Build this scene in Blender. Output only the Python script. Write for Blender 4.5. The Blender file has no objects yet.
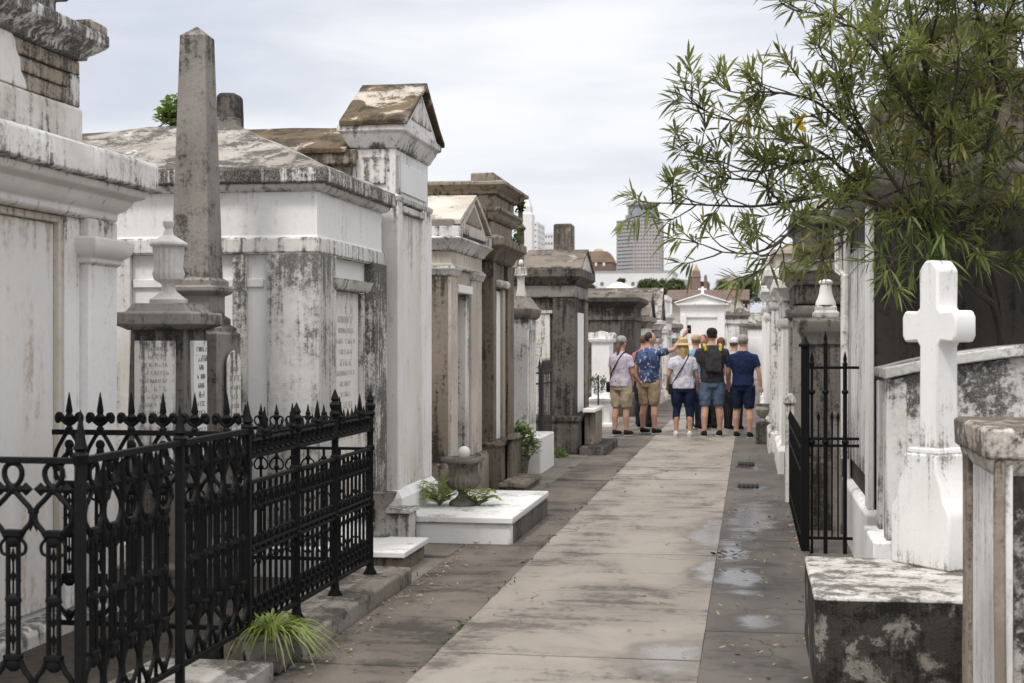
import bpy, bmesh, math, random
from mathutils import Vector, Matrix, noise as mnoise
random.seed(7)
S = bpy.context.scene
COL = S.collection
PI = math.pi

# ------------------------------------------------------------------ survey helpers
# The alley runs along +Y, eye height 1.65 m at the origin.  These turn sight lines measured on
# the photograph into metres once a real plane (X or Y) for the thing has been chosen.
FP, CX, CY, EYE = 1450.0, 512.0, 341.5, 1.65
YAW = math.atan((750 - 512) / FP)
CA, SA = math.cos(YAW), math.sin(YAW)
def _ray(px, py):
    u = (px - CX) / FP; v = -(py - CY) / FP
    return u * CA - SA, u * SA + CA, v
def Ya(px, X):
    r = _ray(px, CY); return r[1] * X / r[0]
def Xa(px, Y):
    r = _ray(px, CY); return r[0] * Y / r[1]
def Zx(px, py, X):
    r = _ray(px, py); return EYE + r[2] * X / r[0]
def Zy(px, py, Y):
    r = _ray(px, py); return EYE + r[2] * Y / r[1]
def at(px, py, Y):
    r = _ray(px, py); t = Y / r[1]
    return Vector((r[0] * t, Y, EYE + r[2] * t))

# ------------------------------------------------------------------ mesh builder
class MB:
    def __init__(self): self.v = []; self.f = []
    def add(self, vs, fs):
        b = len(self.v); self.v += [tuple(p) for p in vs]
        self.f += [tuple(b + i for i in f) for f in fs]; return self
    def box(self, x0, x1, y0, y1, z0, z1):
        x0, x1 = min(x0, x1), max(x0, x1); y0, y1 = min(y0, y1), max(y0, y1)
        return self.stack((x0, x1, y0, y1), [(0, z0), (0, z1)])
    def stack(self, rect, prof):
        """rings of a rectangle grown by an offset, from the bottom up: plinths, walls, cornices"""
        x0, x1, y0, y1 = rect; vs = []; fs = []
        for o, z in prof:
            ox, oy = o if isinstance(o, tuple) else (o, o)
            vs += [(x0 - ox, y0 - oy, z), (x1 + ox, y0 - oy, z), (x1 + ox, y1 + oy, z), (x0 - ox, y1 + oy, z)]
        n = len(prof)
        fs.append((3, 2, 1, 0))
        for i in range(n - 1):
            for k in range(4):
                a = i * 4 + k; b = i * 4 + (k + 1) % 4
                fs.append((a, b, b + 4, a + 4))
        e = (n - 1) * 4; fs.append((e, e + 1, e + 2, e + 3))
        return self.add(vs, fs)
    def prism(self, poly, axis, a, b):
        """poly: 2-D outline; axis 'x' -> (y,z), 'y' -> (x,z), 'z' -> (x,y)"""
        def P(p, t):
            return {'x': (t, p[0], p[1]), 'y': (p[0], t, p[1]), 'z': (p[0], p[1], t)}[axis]
        n = len(poly)
        vs = [P(p, a) for p in poly] + [P(p, b) for p in poly]
        fs = [tuple(range(n)), tuple(range(2 * n - 1, n - 1, -1))]
        fs += [(i, (i + 1) % n, n + (i + 1) % n, n + i) for i in range(n)]
        return self.add(vs, fs)
    def lathe(self, prof, c=(0, 0, 0), n=20, sx=1, sy=1, flute=0, fl=0):
        vs = []; fs = []
        for r, z in prof:
            for k in range(n):
                a = 2 * PI * k / n
                rr = r * (1 - (fl if flute and k % 2 else 0))
                vs.append((c[0] + rr * math.cos(a) * sx, c[1] + rr * math.sin(a) * sy, c[2] + z))
        m = len(prof)
        for i in range(m - 1):
            for k in range(n):
                a = i * n + k; b = i * n + (k + 1) % n
                fs.append((a, b, b + n, a + n))
        fs.append(tuple(range(n - 1, -1, -1))); fs.append(tuple(range((m - 1) * n, m * n)))
        return self.add(vs, fs)
    def tube(self, pts, r, n=6, closed=False):
        pts = [Vector(p) for p in pts]; m = len(pts)
        rs = r if isinstance(r, (list, tuple)) else [r] * m
        vs = []; fs = []; up = None
        for i, p in enumerate(pts):
            if closed: t = pts[(i + 1) % m] - pts[i - 1]
            else: t = pts[min(i + 1, m - 1)] - pts[max(i - 1, 0)]
            if t.length < 1e-9: t = Vector((0, 0, 1))
            t.normalize()
            if up is None:
                up = Vector((0, 0, 1)) if abs(t.z) < .9 else Vector((1, 0, 0))
            s = up.cross(t)
            if s.length < 1e-6: s = Vector((1, 0.1, 0)).cross(t)
            s.normalize(); up = t.cross(s).normalized()
            for k in range(n):
                a = 2 * PI * k / n
                vs.append(p + (s * math.cos(a) + up * math.sin(a)) * rs[i])
        for i in range(m if closed else m - 1):
            for k in range(n):
                a = i * n + k; b = i * n + (k + 1) % n
                j = (i + 1) % m
                fs.append((a, b, j * n + (k + 1) % n, j * n + k))
        if not closed:
            fs.append(tuple(range(n - 1, -1, -1))); fs.append(tuple(range((m - 1) * n, m * n)))
        return self.add(vs, fs)
    def ball(self, c, rx, ry=None, rz=None, n=10, m=7):
        ry = rx if ry is None else ry; rz = rx if rz is None else rz
        prof = [(max(1e-4, math.sin(PI * i / m)), -math.cos(PI * i / m)) for i in range(m + 1)]
        vs = []; fs = []
        for r, z in prof:
            for k in range(n):
                a = 2 * PI * k / n
                vs.append((c[0] + rx * r * math.cos(a), c[1] + ry * r * math.sin(a), c[2] + rz * z))
        for i in range(m):
            for k in range(n):
                a = i * n + k; b = i * n + (k + 1) % n
                fs.append((a, b, b + n, a + n))
        fs.append(tuple(range(n - 1, -1, -1))); fs.append(tuple(range(m * n, (m + 1) * n)))
        return self.add(vs, fs)
    def xform(self, M):
        self.v = [tuple(M @ Vector(p)) for p in self.v]; return self

def rootloc(o):
    p = Vector((0, 0, 0))
    while o is not None:
        p += o.location; o = o.parent
    return p

def obj(name, mb, mat, parent=None, bevel=0, smooth=35, local=False, wob=0):
    me = bpy.data.meshes.new(name)
    off = Vector((0, 0, 0)) if (parent is None or local) else rootloc(parent)
    me.from_pydata([(p[0] - off.x, p[1] - off.y, p[2] - off.z) for p in mb.v], [], mb.f)
    bm = bmesh.new(); bm.from_mesh(me)
    bmesh.ops.recalc_face_normals(bm, faces=bm.faces)
    if wob:
        bmesh.ops.triangulate(bm, faces=[f for f in bm.faces if len(f.verts) > 4])
        L = [e for e in bm.edges if e.calc_length() > .25]
        for _ in range(3):
            L = [e for e in bm.edges if e.calc_length() > .22]
            if L: bmesh.ops.subdivide_edges(bm, edges=L, cuts=1, use_grid_fill=True)
        for v in bm.verts:
            p = v.co + off
            v.co += mnoise.noise_vector(p * 3.1) * wob + mnoise.noise_vector(p * 9.0) * wob * .5
    bm.to_mesh(me); bm.free()
    if smooth:
        for p in me.polygons: p.use_smooth = True
        try: me.set_sharp_from_angle(angle=math.radians(smooth))
        except Exception: pass
    me.materials.append(mat)
    o = bpy.data.objects.new(name, me); COL.objects.link(o)
    if parent is not None: o.parent = parent
    if bevel:
        b = o.modifiers.new('edge', 'BEVEL'); b.width = bevel; b.segments = 2
        b.limit_method = 'ANGLE'; b.angle_limit = math.radians(40); b.use_clamp_overlap = True
    return o

def tag(o, label=None, cat=None, group=None, kind=None):
    if label: o['label'] = label
    if cat: o['category'] = cat
    if group: o['group'] = group
    if kind: o['kind'] = kind
    return o
def thing(name, label, cat, loc=(0, 0, 0), rot=0, group=None):
    o = bpy.data.objects.new(name, None); COL.objects.link(o)
    o.empty_display_size = .2
    o.location = loc; o.rotation_euler = (0, 0, rot)
    return tag(o, label, cat, group)
def share(o, parent, loc, rot=0, name=None):
    """another part with the same mesh"""
    c = o.copy(); COL.objects.link(c); c.parent = parent
    c.location = loc; c.rotation_euler = (0, 0, rot)
    return c
def struct(o): o['kind'] = 'structure'; return o

# ------------------------------------------------------------------ materials
def newmat(name):
    m = bpy.data.materials.new(name); m.use_nodes = True
    nt = m.node_tree
    return m, nt, nt.nodes['Principled BSDF']
def N(nt, t, **kw):
    n = nt.nodes.new(t)
    for k, v in kw.items():
        if k.startswith('i_'):
            key = k[2:]
            key = int(key) if key.isdigit() else key.replace('_', ' ')
            if hasattr(v, 'is_linked') or isinstance(v, bpy.types.NodeSocket): nt.links.new(v, n.inputs[key])
            else: n.inputs[key].default_value = v
        else: setattr(n, k, v)
    return n
def noise_n(nt, vec, scale, detail=6, rough=.6, dist=0.0):
    n = N(nt, 'ShaderNodeTexNoise', i_Scale=scale, i_Detail=detail, i_Roughness=rough, i_Distortion=dist)
    nt.links.new(vec, n.inputs['Vector']); return n.outputs[0]
def math_n(nt, op, a, b=None, c=None, clamp=False):
    n = N(nt, 'ShaderNodeMath', operation=op, use_clamp=clamp)
    for i, x in enumerate((a, b, c)):
        if x is None: continue
        if isinstance(x, bpy.types.NodeSocket): nt.links.new(x, n.inputs[i])
        else: n.inputs[i].default_value = x
    return n.outputs[0]
def smooth_n(nt, x, lo, hi):
    n = N(nt, 'ShaderNodeMapRange', interpolation_type='SMOOTHSTEP')
    nt.links.new(x, n.inputs[0]); n.inputs[1].default_value = lo; n.inputs[2].default_value = hi
    return n.outputs[0]
def mix_n(nt, f, a, b):
    n = N(nt, 'ShaderNodeMix', data_type='RGBA')
    for i, x in ((0, f), (6, a), (7, b)):
        if isinstance(x, bpy.types.NodeSocket): nt.links.new(x, n.inputs[i])
        elif i == 0: n.inputs[0].default_value = x
        else: n.inputs[i].default_value = (*x, 1)
    return n.outputs[2]
def vmul(nt, vec, s):
    n = N(nt, 'ShaderNodeVectorMath', operation='MULTIPLY')
    nt.links.new(vec, n.inputs[0]); n.inputs[1].default_value = s; return n.outputs[0]

def weather(name, base, stain=(.05, .045, .04), amt=.4, streak=.5, scale=1.0, rough=.88, bump=.35,
            tint=None, patch=None, patch_t=.62, fine=.3, seed=0.0, mx=.92, crack=0, spec=.3, edge=.10):
    """old stucco, marble or stone: base colour, warm tint drift, black mould in blotches and rain streaks"""
    m, nt, bs = newmat(name)
    g = N(nt, 'ShaderNodeNewGeometry')
    pv = N(nt, 'ShaderNodeVectorMath', operation='ADD'); nt.links.new(g.outputs['Position'], pv.inputs[0])
    pv.inputs[1].default_value = (seed * 7.3, seed * 3.1, seed * 1.7); pos = pv.outputs[0]
    nA = noise_n(nt, pos, 2.1 * scale, 12, .68, .3)
    nG = noise_n(nt, pos, 55 * scale, 6, .7)
    nB = noise_n(nt, vmul(nt, pos, (14 * scale, 14 * scale, 1.0 * scale)), 1.0, 9, .62, .25)
    nC = noise_n(nt, pos, 22 * scale, 8, .7)
    nD = noise_n(nt, pos, .8 * scale, 5, .55)
    nE = noise_n(nt, pos, 130 * scale, 3, .6)
    t = tint or (base[0] * .80, base[1] * .77, base[2] * .72)
    col = mix_n(nt, smooth_n(nt, nD, .38, .66), base, t)
    # mottling
    col = mix_n(nt, math_n(nt, 'MULTIPLY', smooth_n(nt, nC, .45, .75), fine), col, tuple(x * .62 for x in base))
    if patch:
        pm = smooth_n(nt, math_n(nt, 'ADD', noise_n(nt, pos, .9 * scale, 9, .62, .6), math_n(nt, 'MULTIPLY', math_n(nt, 'SUBTRACT', nC, .5), .25)), patch_t - .015, patch_t + .03)
        col = mix_n(nt, pm, col, patch)
    s = math_n(nt, 'ADD', math_n(nt, 'MULTIPLY', nA, 1 - streak), math_n(nt, 'MULTIPLY', nB, streak))
    s = math_n(nt, 'ADD', s, math_n(nt, 'MULTIPLY', math_n(nt, 'SUBTRACT', nC, .5), .35))
    # mould gathers along ledges, feet and arrises of each piece
    tc_ = N(nt, 'ShaderNodeTexCoord'); sg = N(nt, 'ShaderNodeSeparateXYZ'); nt.links.new(tc_.outputs['Generated'], sg.inputs[0])
    e_ = math_n(nt, 'POWER', math_n(nt, 'ABSOLUTE', math_n(nt, 'MULTIPLY', math_n(nt, 'SUBTRACT', sg.outputs[2], .5), 2.0)), 4.0)
    s = math_n(nt, 'ADD', s, math_n(nt, 'MULTIPLY', math_n(nt, 'SUBTRACT', e_, .25), edge))
    th = .70 - .34 * amt
    halo = math_n(nt, 'MULTIPLY', smooth_n(nt, s, th - .09, th + .06), .42 * mx)
    col = mix_n(nt, halo, col, tuple(.35 * b_ + .65 * s_ for b_, s_ in zip(t, stain)))
    core = math_n(nt, 'MULTIPLY', smooth_n(nt, s, th - .012, th + .085), mx)
    core = math_n(nt, 'MULTIPLY', core, math_n(nt, 'ADD', .62, math_n(nt, 'MULTIPLY', smooth_n(nt, nG, .36, .56), .38)))
    col = mix_n(nt, core, col, stain)
    # pin specks
    sp = smooth_n(nt, nE, .66, .74)
    col = mix_n(nt, math_n(nt, 'MULTIPLY', sp, .35), col, tuple(x * .4 for x in base))
    if crack:
        vo = N(nt, 'ShaderNodeTexVoronoi', feature='DISTANCE_TO_EDGE', i_Scale=crack)
        dv = N(nt, 'ShaderNodeVectorMath', operation='ADD')
        nz = N(nt, 'ShaderNodeTexNoise', i_Scale=3.0, i_Detail=6.0); nt.links.new(pos, nz.inputs['Vector'])
        nt.links.new(pos, dv.inputs[0]); nt.links.new(vmul(nt, nz.outputs['Color'], (.5, .5, .5)), dv.inputs[1])
        nt.links.new(dv.outputs[0], vo.inputs['Vector'])
        cm = smooth_n(nt, vo.outputs['Distance'], .012, .004)
        cm = math_n(nt, 'MULTIPLY', cm, smooth_n(nt, nD, .5, .6))
        col = mix_n(nt, math_n(nt, 'MULTIPLY', cm, .8), col, tuple(x * .25 for x in base))
    nt.links.new(col, bs.inputs['Base Color'])
    bs.inputs['Roughness'].default_value = rough
    bs.inputs['Specular IOR Level'].default_value = spec
    h = math_n(nt, 'ADD', math_n(nt, 'MULTIPLY', nC, .6), math_n(nt, 'ADD', math_n(nt, 'MULTIPLY', nA, .5), math_n(nt, 'MULTIPLY', nE, .18)))
    b = N(nt, 'ShaderNodeBump', i_Strength=bump, i_Distance=.02); nt.links.new(h, b.inputs['Height'])
    nt.links.new(b.outputs[0], bs.inputs['Normal'])
    return m

def plain(name, col, rough=.7, var=.25, metal=0, scale=12, spec=.3):
    m, nt, bs = newmat(name)
    g = N(nt, 'ShaderNodeNewGeometry')
    n = noise_n(nt, g.outputs['Position'], scale, 6, .65)
    nt.links.new(mix_n(nt, smooth_n(nt, n, .35, .7), col, tuple(c * (1 - var) for c in col)), bs.inputs['Base Color'])
    bs.inputs['Roughness'].default_value = rough; bs.inputs['Metallic'].default_value = metal
    bs.inputs['Specular IOR Level'].default_value = spec
    return m

def leafmat(name, c1, c2, trans=.3, rough=.45, dead=None):
    m, nt, bs = newmat(name)
    g = N(nt, 'ShaderNodeNewGeometry')
    r = g.outputs['Random Per Island']
    n = noise_n(nt, g.outputs['Position'], 2.2, 3, .5)
    f = math_n(nt, 'ADD', math_n(nt, 'MULTIPLY', r, .55), math_n(nt, 'MULTIPLY', smooth_n(nt, n, .35, .65), .45))
    c = mix_n(nt, f, c1, c2)
    if dead: c = mix_n(nt, math_n(nt, 'GREATER_THAN', r, .955), c, dead)
    nt.links.new(c, bs.inputs['Base Color']); bs.inputs['Roughness'].default_value = rough
    tr = N(nt, 'ShaderNodeBsdfTranslucent'); nt.links.new(c, tr.inputs['Color'])
    mx = N(nt, 'ShaderNodeMixShader'); mx.inputs[0].default_value = trans
    nt.links.new(bs.outputs[0], mx.inputs[1]); nt.links.new(tr.outputs[0], mx.inputs[2])
    nt.links.new(mx.outputs[0], nt.nodes['Material Output'].inputs['Surface'])
    return m

MOLD = (.035, .031, .027)
M = {}
M['white'] = weather('white_plaster', (.82, .805, .785), MOLD, .30, .62, 1.2, tint=(.70, .67, .635), seed=1, fine=.18)
M['white_mold'] = weather('mouldy_white_plaster', (.74, .715, .685), MOLD, .82, .5, 1.7, tint=(.58, .55, .51), seed=2, fine=.22)
M['white_grey'] = weather('greyed_white_plaster', (.73, .71, .685), (.06, .054, .047), .54, .55, 1.3, tint=(.57, .545, .51), seed=3, fine=.22)
M['paint'] = weather('whitewash', (.82, .81, .795), (.16, .145, .125), .24, .5, 1.3, tint=(.75, .73, .705), seed=4, fine=.12, bump=.28, mx=.75)
M['dark_roof'] = weather('dark_stone_roof', (.21, .178, .145), (.04, .034, .028), .55, .1, 2.0, patch=(.42, .38, .33), patch_t=.64, tint=(.13, .108, .085), seed=60, bump=.8)
M['white_mold_light'] = weather('mould_streaked_white', (.77, .75, .72), MOLD, .55, .42, 1.5, tint=(.62, .59, .55), seed=62)
M['white_clean'] = weather('clean_white_plaster', (.84, .83, .815), (.22, .20, .18), .20, .55, 1.2, tint=(.77, .755, .735), seed=80, fine=.10, mx=.7, bump=.22)
M['beige'] = weather('grey_beige_plaster', (.60, .55, .485), (.07, .06, .05), .42, .55, 1.5, tint=(.47, .42, .36), seed=90, fine=.25)
M['marble'] = weather('old_marble', (.76, .73, .69), (.30, .25, .19), .40, .6, .9, rough=.6, bump=.1, tint=(.66, .62, .56), seed=5, fine=.12, mx=.7)
M['marble_clean'] = weather('white_marble', (.82, .81, .795), (.24, .215, .18), .22, .2, 1.6, rough=.5, bump=.08, tint=(.72, .71, .69), seed=6, fine=.12)
M['stained_wash'] = weather('stained_whitewash', (.77, .75, .72), (.065, .056, .047), .55, .75, 1.2, tint=(.64, .61, .565), seed=7, mx=.88, fine=.22)
M['granite'] = weather('grey_granite', (.285, .262, .24), (.045, .04, .035), .50, .28, 1.9, tint=(.21, .19, .17), seed=8, fine=.6)
M['dark_granite'] = weather('dark_granite', (.175, .158, .142), (.03, .027, .024), .56, .6, 1.6, tint=(.15, .138, .125), seed=9, fine=.5)
M['brown'] = weather('brown_plaster', (.31, .26, .205), (.034, .028, .021), .56, .6, 1.2, tint=(.27, .235, .19), seed=10, fine=.4)
M['brown_dark'] = weather('dark_brown_plaster', (.225, .188, .148), (.03, .025, .019), .54, .6, 1.2, tint=(.185, .158, .125), seed=11, fine=.45)
M['tan'] = weather('tan_plaster', (.47, .42, .355), (.12, .10, .08), .36, .6, 1.2, tint=(.36, .315, .255), seed=12, fine=.35)
M['dark_grey'] = weather('dark_grey_plaster', (.135, .118, .10), (.016, .014, .012), .66, .55, 1.1, tint=(.13, .12, .11), seed=13, fine=.45)
M['black_stone'] = weather('blackened_stone', (.085, .074, .064), (.017, .015, .013), .56, .5, 1.2, tint=(.052, .046, .041), seed=14, patch=(.26, .24, .215), patch_t=.66, fine=.5)
M['moss_roof'] = weather('mossy_roof', (.15, .108, .062), (.028, .022, .015), .62, .1, 2.4, patch=(.50, .45, .38), patch_t=.585, tint=(.085, .062, .036), seed=15, fine=.5, bump=.7)
M['slate_roof'] = weather('weathered_roof', (.40, .375, .345), (.05, .044, .038), .70, .05, 1.8, tint=(.30, .27, .235), seed=16, patch=(.62, .60, .57), patch_t=.60, bump=.8)
M['brick'] = weather('bared_brick', (.44, .385, .315), (.045, .037, .029), .62, .3, 2.4, tint=(.34, .285, .22), seed=17, bump=.8, patch=(.5, .46, .41), patch_t=.62)
M['cap_brown'] = weather('stained_stone_cap', (.64, .60, .545), (.055, .042, .032), .60, .45, 1.8, tint=(.42, .36, .29), seed=18, bump=.7)
M['box_side'] = weather('mossy_black_side', (.075, .066, .056), (.010, .009, .007), .58, .2, 4.2, tint=(.05, .044, .036), seed=19.4, patch=(.33, .305, .27), patch_t=.565, fine=.7, bump=1.0)
M['box_top'] = weather('worn_white_top', (.60, .58, .55), (.07, .06, .05), .60, .08, 2.8, tint=(.48, .45, .415), seed=20, bump=.5)
M['inner'] = plain('dark_wet_leaf', (.10, .085, .065), .95, .4)  # the leaf clump's own dark brown, mottled by noise
M['door'] = weather('tan_door', (.42, .355, .255), (.11, .09, .065), .4, .8, 1.2, seed=21)
M['kerb'] = weather('kerb_stone', (.235, .205, .172), (.045, .038, .03), .52, .15, 1.4, tint=(.28, .255, .225), seed=22, fine=.5)
M['iron'] = plain('black_iron', (.0065, .0065, .007), .6, .4, 0, 30, .16)
M['iron_grey'] = plain('weathered_iron', (.045, .042, .04), .6, .4, 0, 30, .4)
M['letter'] = plain('engraved_letters', (.42, .385, .34), .9, .35, 0, 40)
M['letter_dark'] = plain('dark_letters', (.16, .145, .13), .9, .4, 0, 40)
M['letter_pale'] = plain('worn_letters', (.50, .47, .42), .9, .25, 0, 40)
M['terra'] = plain('pale_urn', (.62, .60, .57), .8, .2, 0, 14)
M['urn_stone'] = weather('carved_urn_stone', (.33, .305, .275), (.07, .062, .055), .5, .3, 3.0, tint=(.22, .2, .178), seed=23, fine=.6)
M['soil'] = plain('soil', (.07, .058, .045), .95, .5, 0, 20)
M['leaf_tree'] = leafmat('oleander_leaf', (.078, .102, .027), (.28, .31, .095), .48, .42, (.34, .25, .09))
M['leaf_bright'] = leafmat('bright_leaf', (.095, .155, .032), (.23, .30, .075), .35)
M['leaf_yellow'] = leafmat('spider_leaf', (.12, .20, .03), (.34, .40, .085), .35, .45, (.42, .32, .16))
M['leaf_dark'] = leafmat('dark_leaf', (.03, .055, .014), (.075, .115, .032), .2)
M['leaf_far'] = leafmat('far_leaf', (.055, .085, .03), (.13, .17, .06), .15, .7)
M['leaf_dry'] = leafmat('dry_leaf', (.20, .14, .08), (.42, .33, .22), .1, .8)
M['petal'] = leafmat('yellow_petal', (.75, .55, .03), (.85, .68, .06), .3)
M['bark'] = weather('bark', (.075, .062, .05), (.025, .02, .016), .5, .6, 6, seed=24, bump=.6)
# ------------------------------------------------------------------ camera, sky, sun
cam = bpy.data.cameras.new('camera'); camo = bpy.data.objects.new('camera', cam); COL.objects.link(camo)
camo.location = (0, 0, EYE); camo.rotation_euler = (PI / 2, 0, YAW)
cam.sensor_width = 36; cam.lens = FP * 36 / 1024; cam.clip_start = .1; cam.clip_end = 6000
cam.dof.use_dof = True; cam.dof.focus_distance = 11.5; cam.dof.aperture_fstop = 5.0
S.camera = camo
S.view_settings.view_transform = 'Standard'; S.view_settings.look = 'None'
S.view_settings.exposure = .42; S.view_settings.gamma = 1
S.cycles.max_bounces = 6; S.cycles.diffuse_bounces = 4; S.cycles.glossy_bounces = 3; S.cycles.transmission_bounces = 3
S.cycles.transparent_max_bounces = 4

SUN_EL, SUN_AZ = math.radians(58), math.radians(205)     # high, behind the viewer's shoulder, veiled
w = bpy.data.worlds.new('World'); S.world = w; w.use_nodes = True
nt = w.node_tree; bg = nt.nodes['Background']
sky = N(nt, 'ShaderNodeTexSky', sky_type='NISHITA', sun_disc=False, sun_elevation=SUN_EL, sun_rotation=SUN_AZ,
        air_density=1.0, dust_density=2.5, ozone_density=1.0)
tc = N(nt, 'ShaderNodeTexCoord'); d = tc.outputs['Generated']
sep = N(nt, 'ShaderNodeSeparateXYZ'); nt.links.new(d, sep.inputs[0])
zup = math_n(nt, 'MAXIMUM', sep.outputs[2], 0.0)
# cloud deck: overcast, brighter towards the zenith
deck = mix_n(nt, smooth_n(nt, zup, .18, 1.0), (6.95, 7.02, 7.25), (17.3, 16.9, 16.4))
n1 = noise_n(nt, vmul(nt, d, (1.2, 1.2, 5.5)), 1.6, 6, .52, .35)
n2 = noise_n(nt, vmul(nt, d, (2.0, 2.0, 9.0)), 2.2, 5, .5, .3)
cl = smooth_n(nt, math_n(nt, 'ADD', math_n(nt, 'MULTIPLY', n1, .65), math_n(nt, 'MULTIPLY', n2, .35)), .38, .64)
shade = mix_n(nt, cl, (.75, .785, .86), (1.13, 1.12, 1.10))
mm = N(nt, 'ShaderNodeMix', data_type='RGBA', blend_type='MULTIPLY'); mm.inputs[0].default_value = 1
nt.links.new(deck, mm.inputs[6]); nt.links.new(shade, mm.inputs[7])
fin = N(nt, 'ShaderNodeMix', data_type='RGBA'); fin.inputs[0].default_value = .90
nt.links.new(sky.outputs[0], fin.inputs[6]); nt.links.new(mm.outputs[2], fin.inputs[7])
nt.links.new(fin.outputs[2], bg.inputs['Color']); bg.inputs['Strength'].default_value = .10
sl = bpy.data.lights.new('sun', 'SUN'); sl.energy = 1.5; sl.angle = math.radians(10); sl.color = (1, .95, .88)
so = bpy.data.objects.new('sun', sl); COL.objects.link(so)
sd = Vector((math.sin(SUN_AZ) * math.cos(SUN_EL), math.cos(SUN_AZ) * math.cos(SUN_EL), math.sin(SUN_EL)))
so.location = (0, -5, 30); so.rotation_euler = sd.to_track_quat('Z', 'Y').to_euler()

# ------------------------------------------------------------------ ground, paving
def ground_mat():
    m, nt, bs = newmat('bare_ground')
    g = N(nt, 'ShaderNodeNewGeometry'); pos = g.outputs['Position']
    n = noise_n(nt, pos, 1.2, 10, .65); f = noise_n(nt, pos, 14, 6, .7)
    c = mix_n(nt, smooth_n(nt, n, .35, .65), (.15, .135, .118), (.23, .212, .19))
    c = mix_n(nt, math_n(nt, 'MULTIPLY', smooth_n(nt, f, .45, .7), .5), c, (.09, .08, .068))
    nt.links.new(c, bs.inputs['Base Color']); bs.inputs['Roughness'].default_value = .9
    b = N(nt, 'ShaderNodeBump', i_Strength=.5, i_Distance=.02); nt.links.new(f, b.inputs['Height']); nt.links.new(b.outputs[0], bs.inputs['Normal'])
    return m
def paving_mat(name, c1, c2, dark, damt, wet=(), wetedge=0, seed=0):
    """worn concrete; `wet` lists shallow puddles (x, y, rx, ry)"""
    m, nt, bs = newmat(name)
    g = N(nt, 'ShaderNodeNewGeometry')
    pv = N(nt, 'ShaderNodeVectorMath', operation='ADD'); nt.links.new(g.outputs['Position'], pv.inputs[0])
    pv.inputs[1].default_value = (seed, seed * 2.1, 0); pos = pv.outputs[0]
    isl = g.outputs['Random Per Island']
    nA = noise_n(nt, vmul(nt, pos, (1.0, .55, 1)), 1.5, 10, .64, .5)
    nS = noise_n(nt, vmul(nt, pos, (1.1, 4.5, 1)), 1.0, 8, .62, .4)      # smears across the walk
    nC = noise_n(nt, pos, 18, 8, .72); nF = noise_n(nt, pos, 120, 3, .6)
    c = mix_n(nt, math_n(nt, 'ADD', math_n(nt, 'MULTIPLY', isl, .35), math_n(nt, 'MULTIPLY', smooth_n(nt, nA, .34, .66), .65)), c1, c2)
    s = math_n(nt, 'ADD', math_n(nt, 'ADD', math_n(nt, 'MULTIPLY', nA, .5), math_n(nt, 'MULTIPLY', nS, .5)), math_n(nt, 'MULTIPLY', math_n(nt, 'SUBTRACT', nC, .5), .3))
    th = .70 - .34 * damt
    c = mix_n(nt, math_n(nt, 'MULTIPLY', smooth_n(nt, s, th - .03, th + .09), .8), c, dark)
    c = mix_n(nt, math_n(nt, 'MULTIPLY', smooth_n(nt, nF, .62, .72), .4), c, tuple(x * .4 for x in c1))
    # hairline cracks with dirt in them
    vo = N(nt, 'ShaderNodeTexVoronoi', feature='DISTANCE_TO_EDGE', i_Scale=.9)
    nz = N(nt, 'ShaderNodeTexNoise', i_Scale=2.2, i_Detail=8.0); nt.links.new(pos, nz.inputs['Vector'])
    dv = N(nt, 'ShaderNodeVectorMath', operation='ADD'); nt.links.new(pos, dv.inputs[0]); nt.links.new(vmul(nt, nz.outputs['Color'], (.7, .7, 0)), dv.inputs[1])
    nt.links.new(dv.outputs[0], vo.inputs['Vector'])
    ck = math_n(nt, 'MULTIPLY', smooth_n(nt, vo.outputs['Distance'], .010, .003), smooth_n(nt, noise_n(nt, pos, .7, 2, .5), .48, .56))
    c = mix_n(nt, math_n(nt, 'MULTIPLY', ck, .85), c, tuple(x * .2 for x in c1))
    rough = .85
    if wet:
        sep = N(nt, 'ShaderNodeSeparateXYZ'); nt.links.new(g.outputs['Position'], sep.inputs[0])
        tot = None
        nw = noise_n(nt, g.outputs['Position'], 2.6, 7, .6, .3)
        for (x, y, rx, ry) in wet:
            dx = math_n(nt, 'DIVIDE', math_n(nt, 'SUBTRACT', sep.outputs[0], x), rx)
            dy = math_n(nt, 'DIVIDE', math_n(nt, 'SUBTRACT', sep.outputs[1], y), ry)
            r = math_n(nt, 'SQRT', math_n(nt, 'ADD', math_n(nt, 'MULTIPLY', dx, dx), math_n(nt, 'MULTIPLY', dy, dy)))
            v = math_n(nt, 'SUBTRACT', 1.0, r)
            tot = v if tot is None else math_n(nt, 'MAXIMUM', tot, v)
        e = math_n(nt, 'ADD', tot, math_n(nt, 'MULTIPLY', math_n(nt, 'SUBTRACT', nw, .5), 2.6))
        damp = smooth_n(nt, e, -.75, .30); pool = smooth_n(nt, e, -.05, .62)
        c = mix_n(nt, math_n(nt, 'MULTIPLY', damp, .55), c, tuple(x * .42 for x in c2))
        rr = N(nt, 'ShaderNodeMapRange'); nt.links.new(pool, rr.inputs[0]); rr.inputs[3].default_value = .7; rr.inputs[4].default_value = .17
        nt.links.new(rr.outputs[0], bs.inputs['Roughness'])
        cs = N(nt, 'ShaderNodeMapRange'); nt.links.new(pool, cs.inputs[0]); cs.inputs[3].default_value = .55; cs.inputs[4].default_value = .03
        bst = cs.outputs[0]
        bs.inputs['Specular IOR Level'].default_value = .46
    else:
        bs.inputs['Roughness'].default_value = rough; bst = None
    nt.links.new(c, bs.inputs['Base Color'])
    h = math_n(nt, 'ADD', nC, math_n(nt, 'ADD', math_n(nt, 'MULTIPLY', nA, 1.2), math_n(nt, 'MULTIPLY', nF, .3)))
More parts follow.
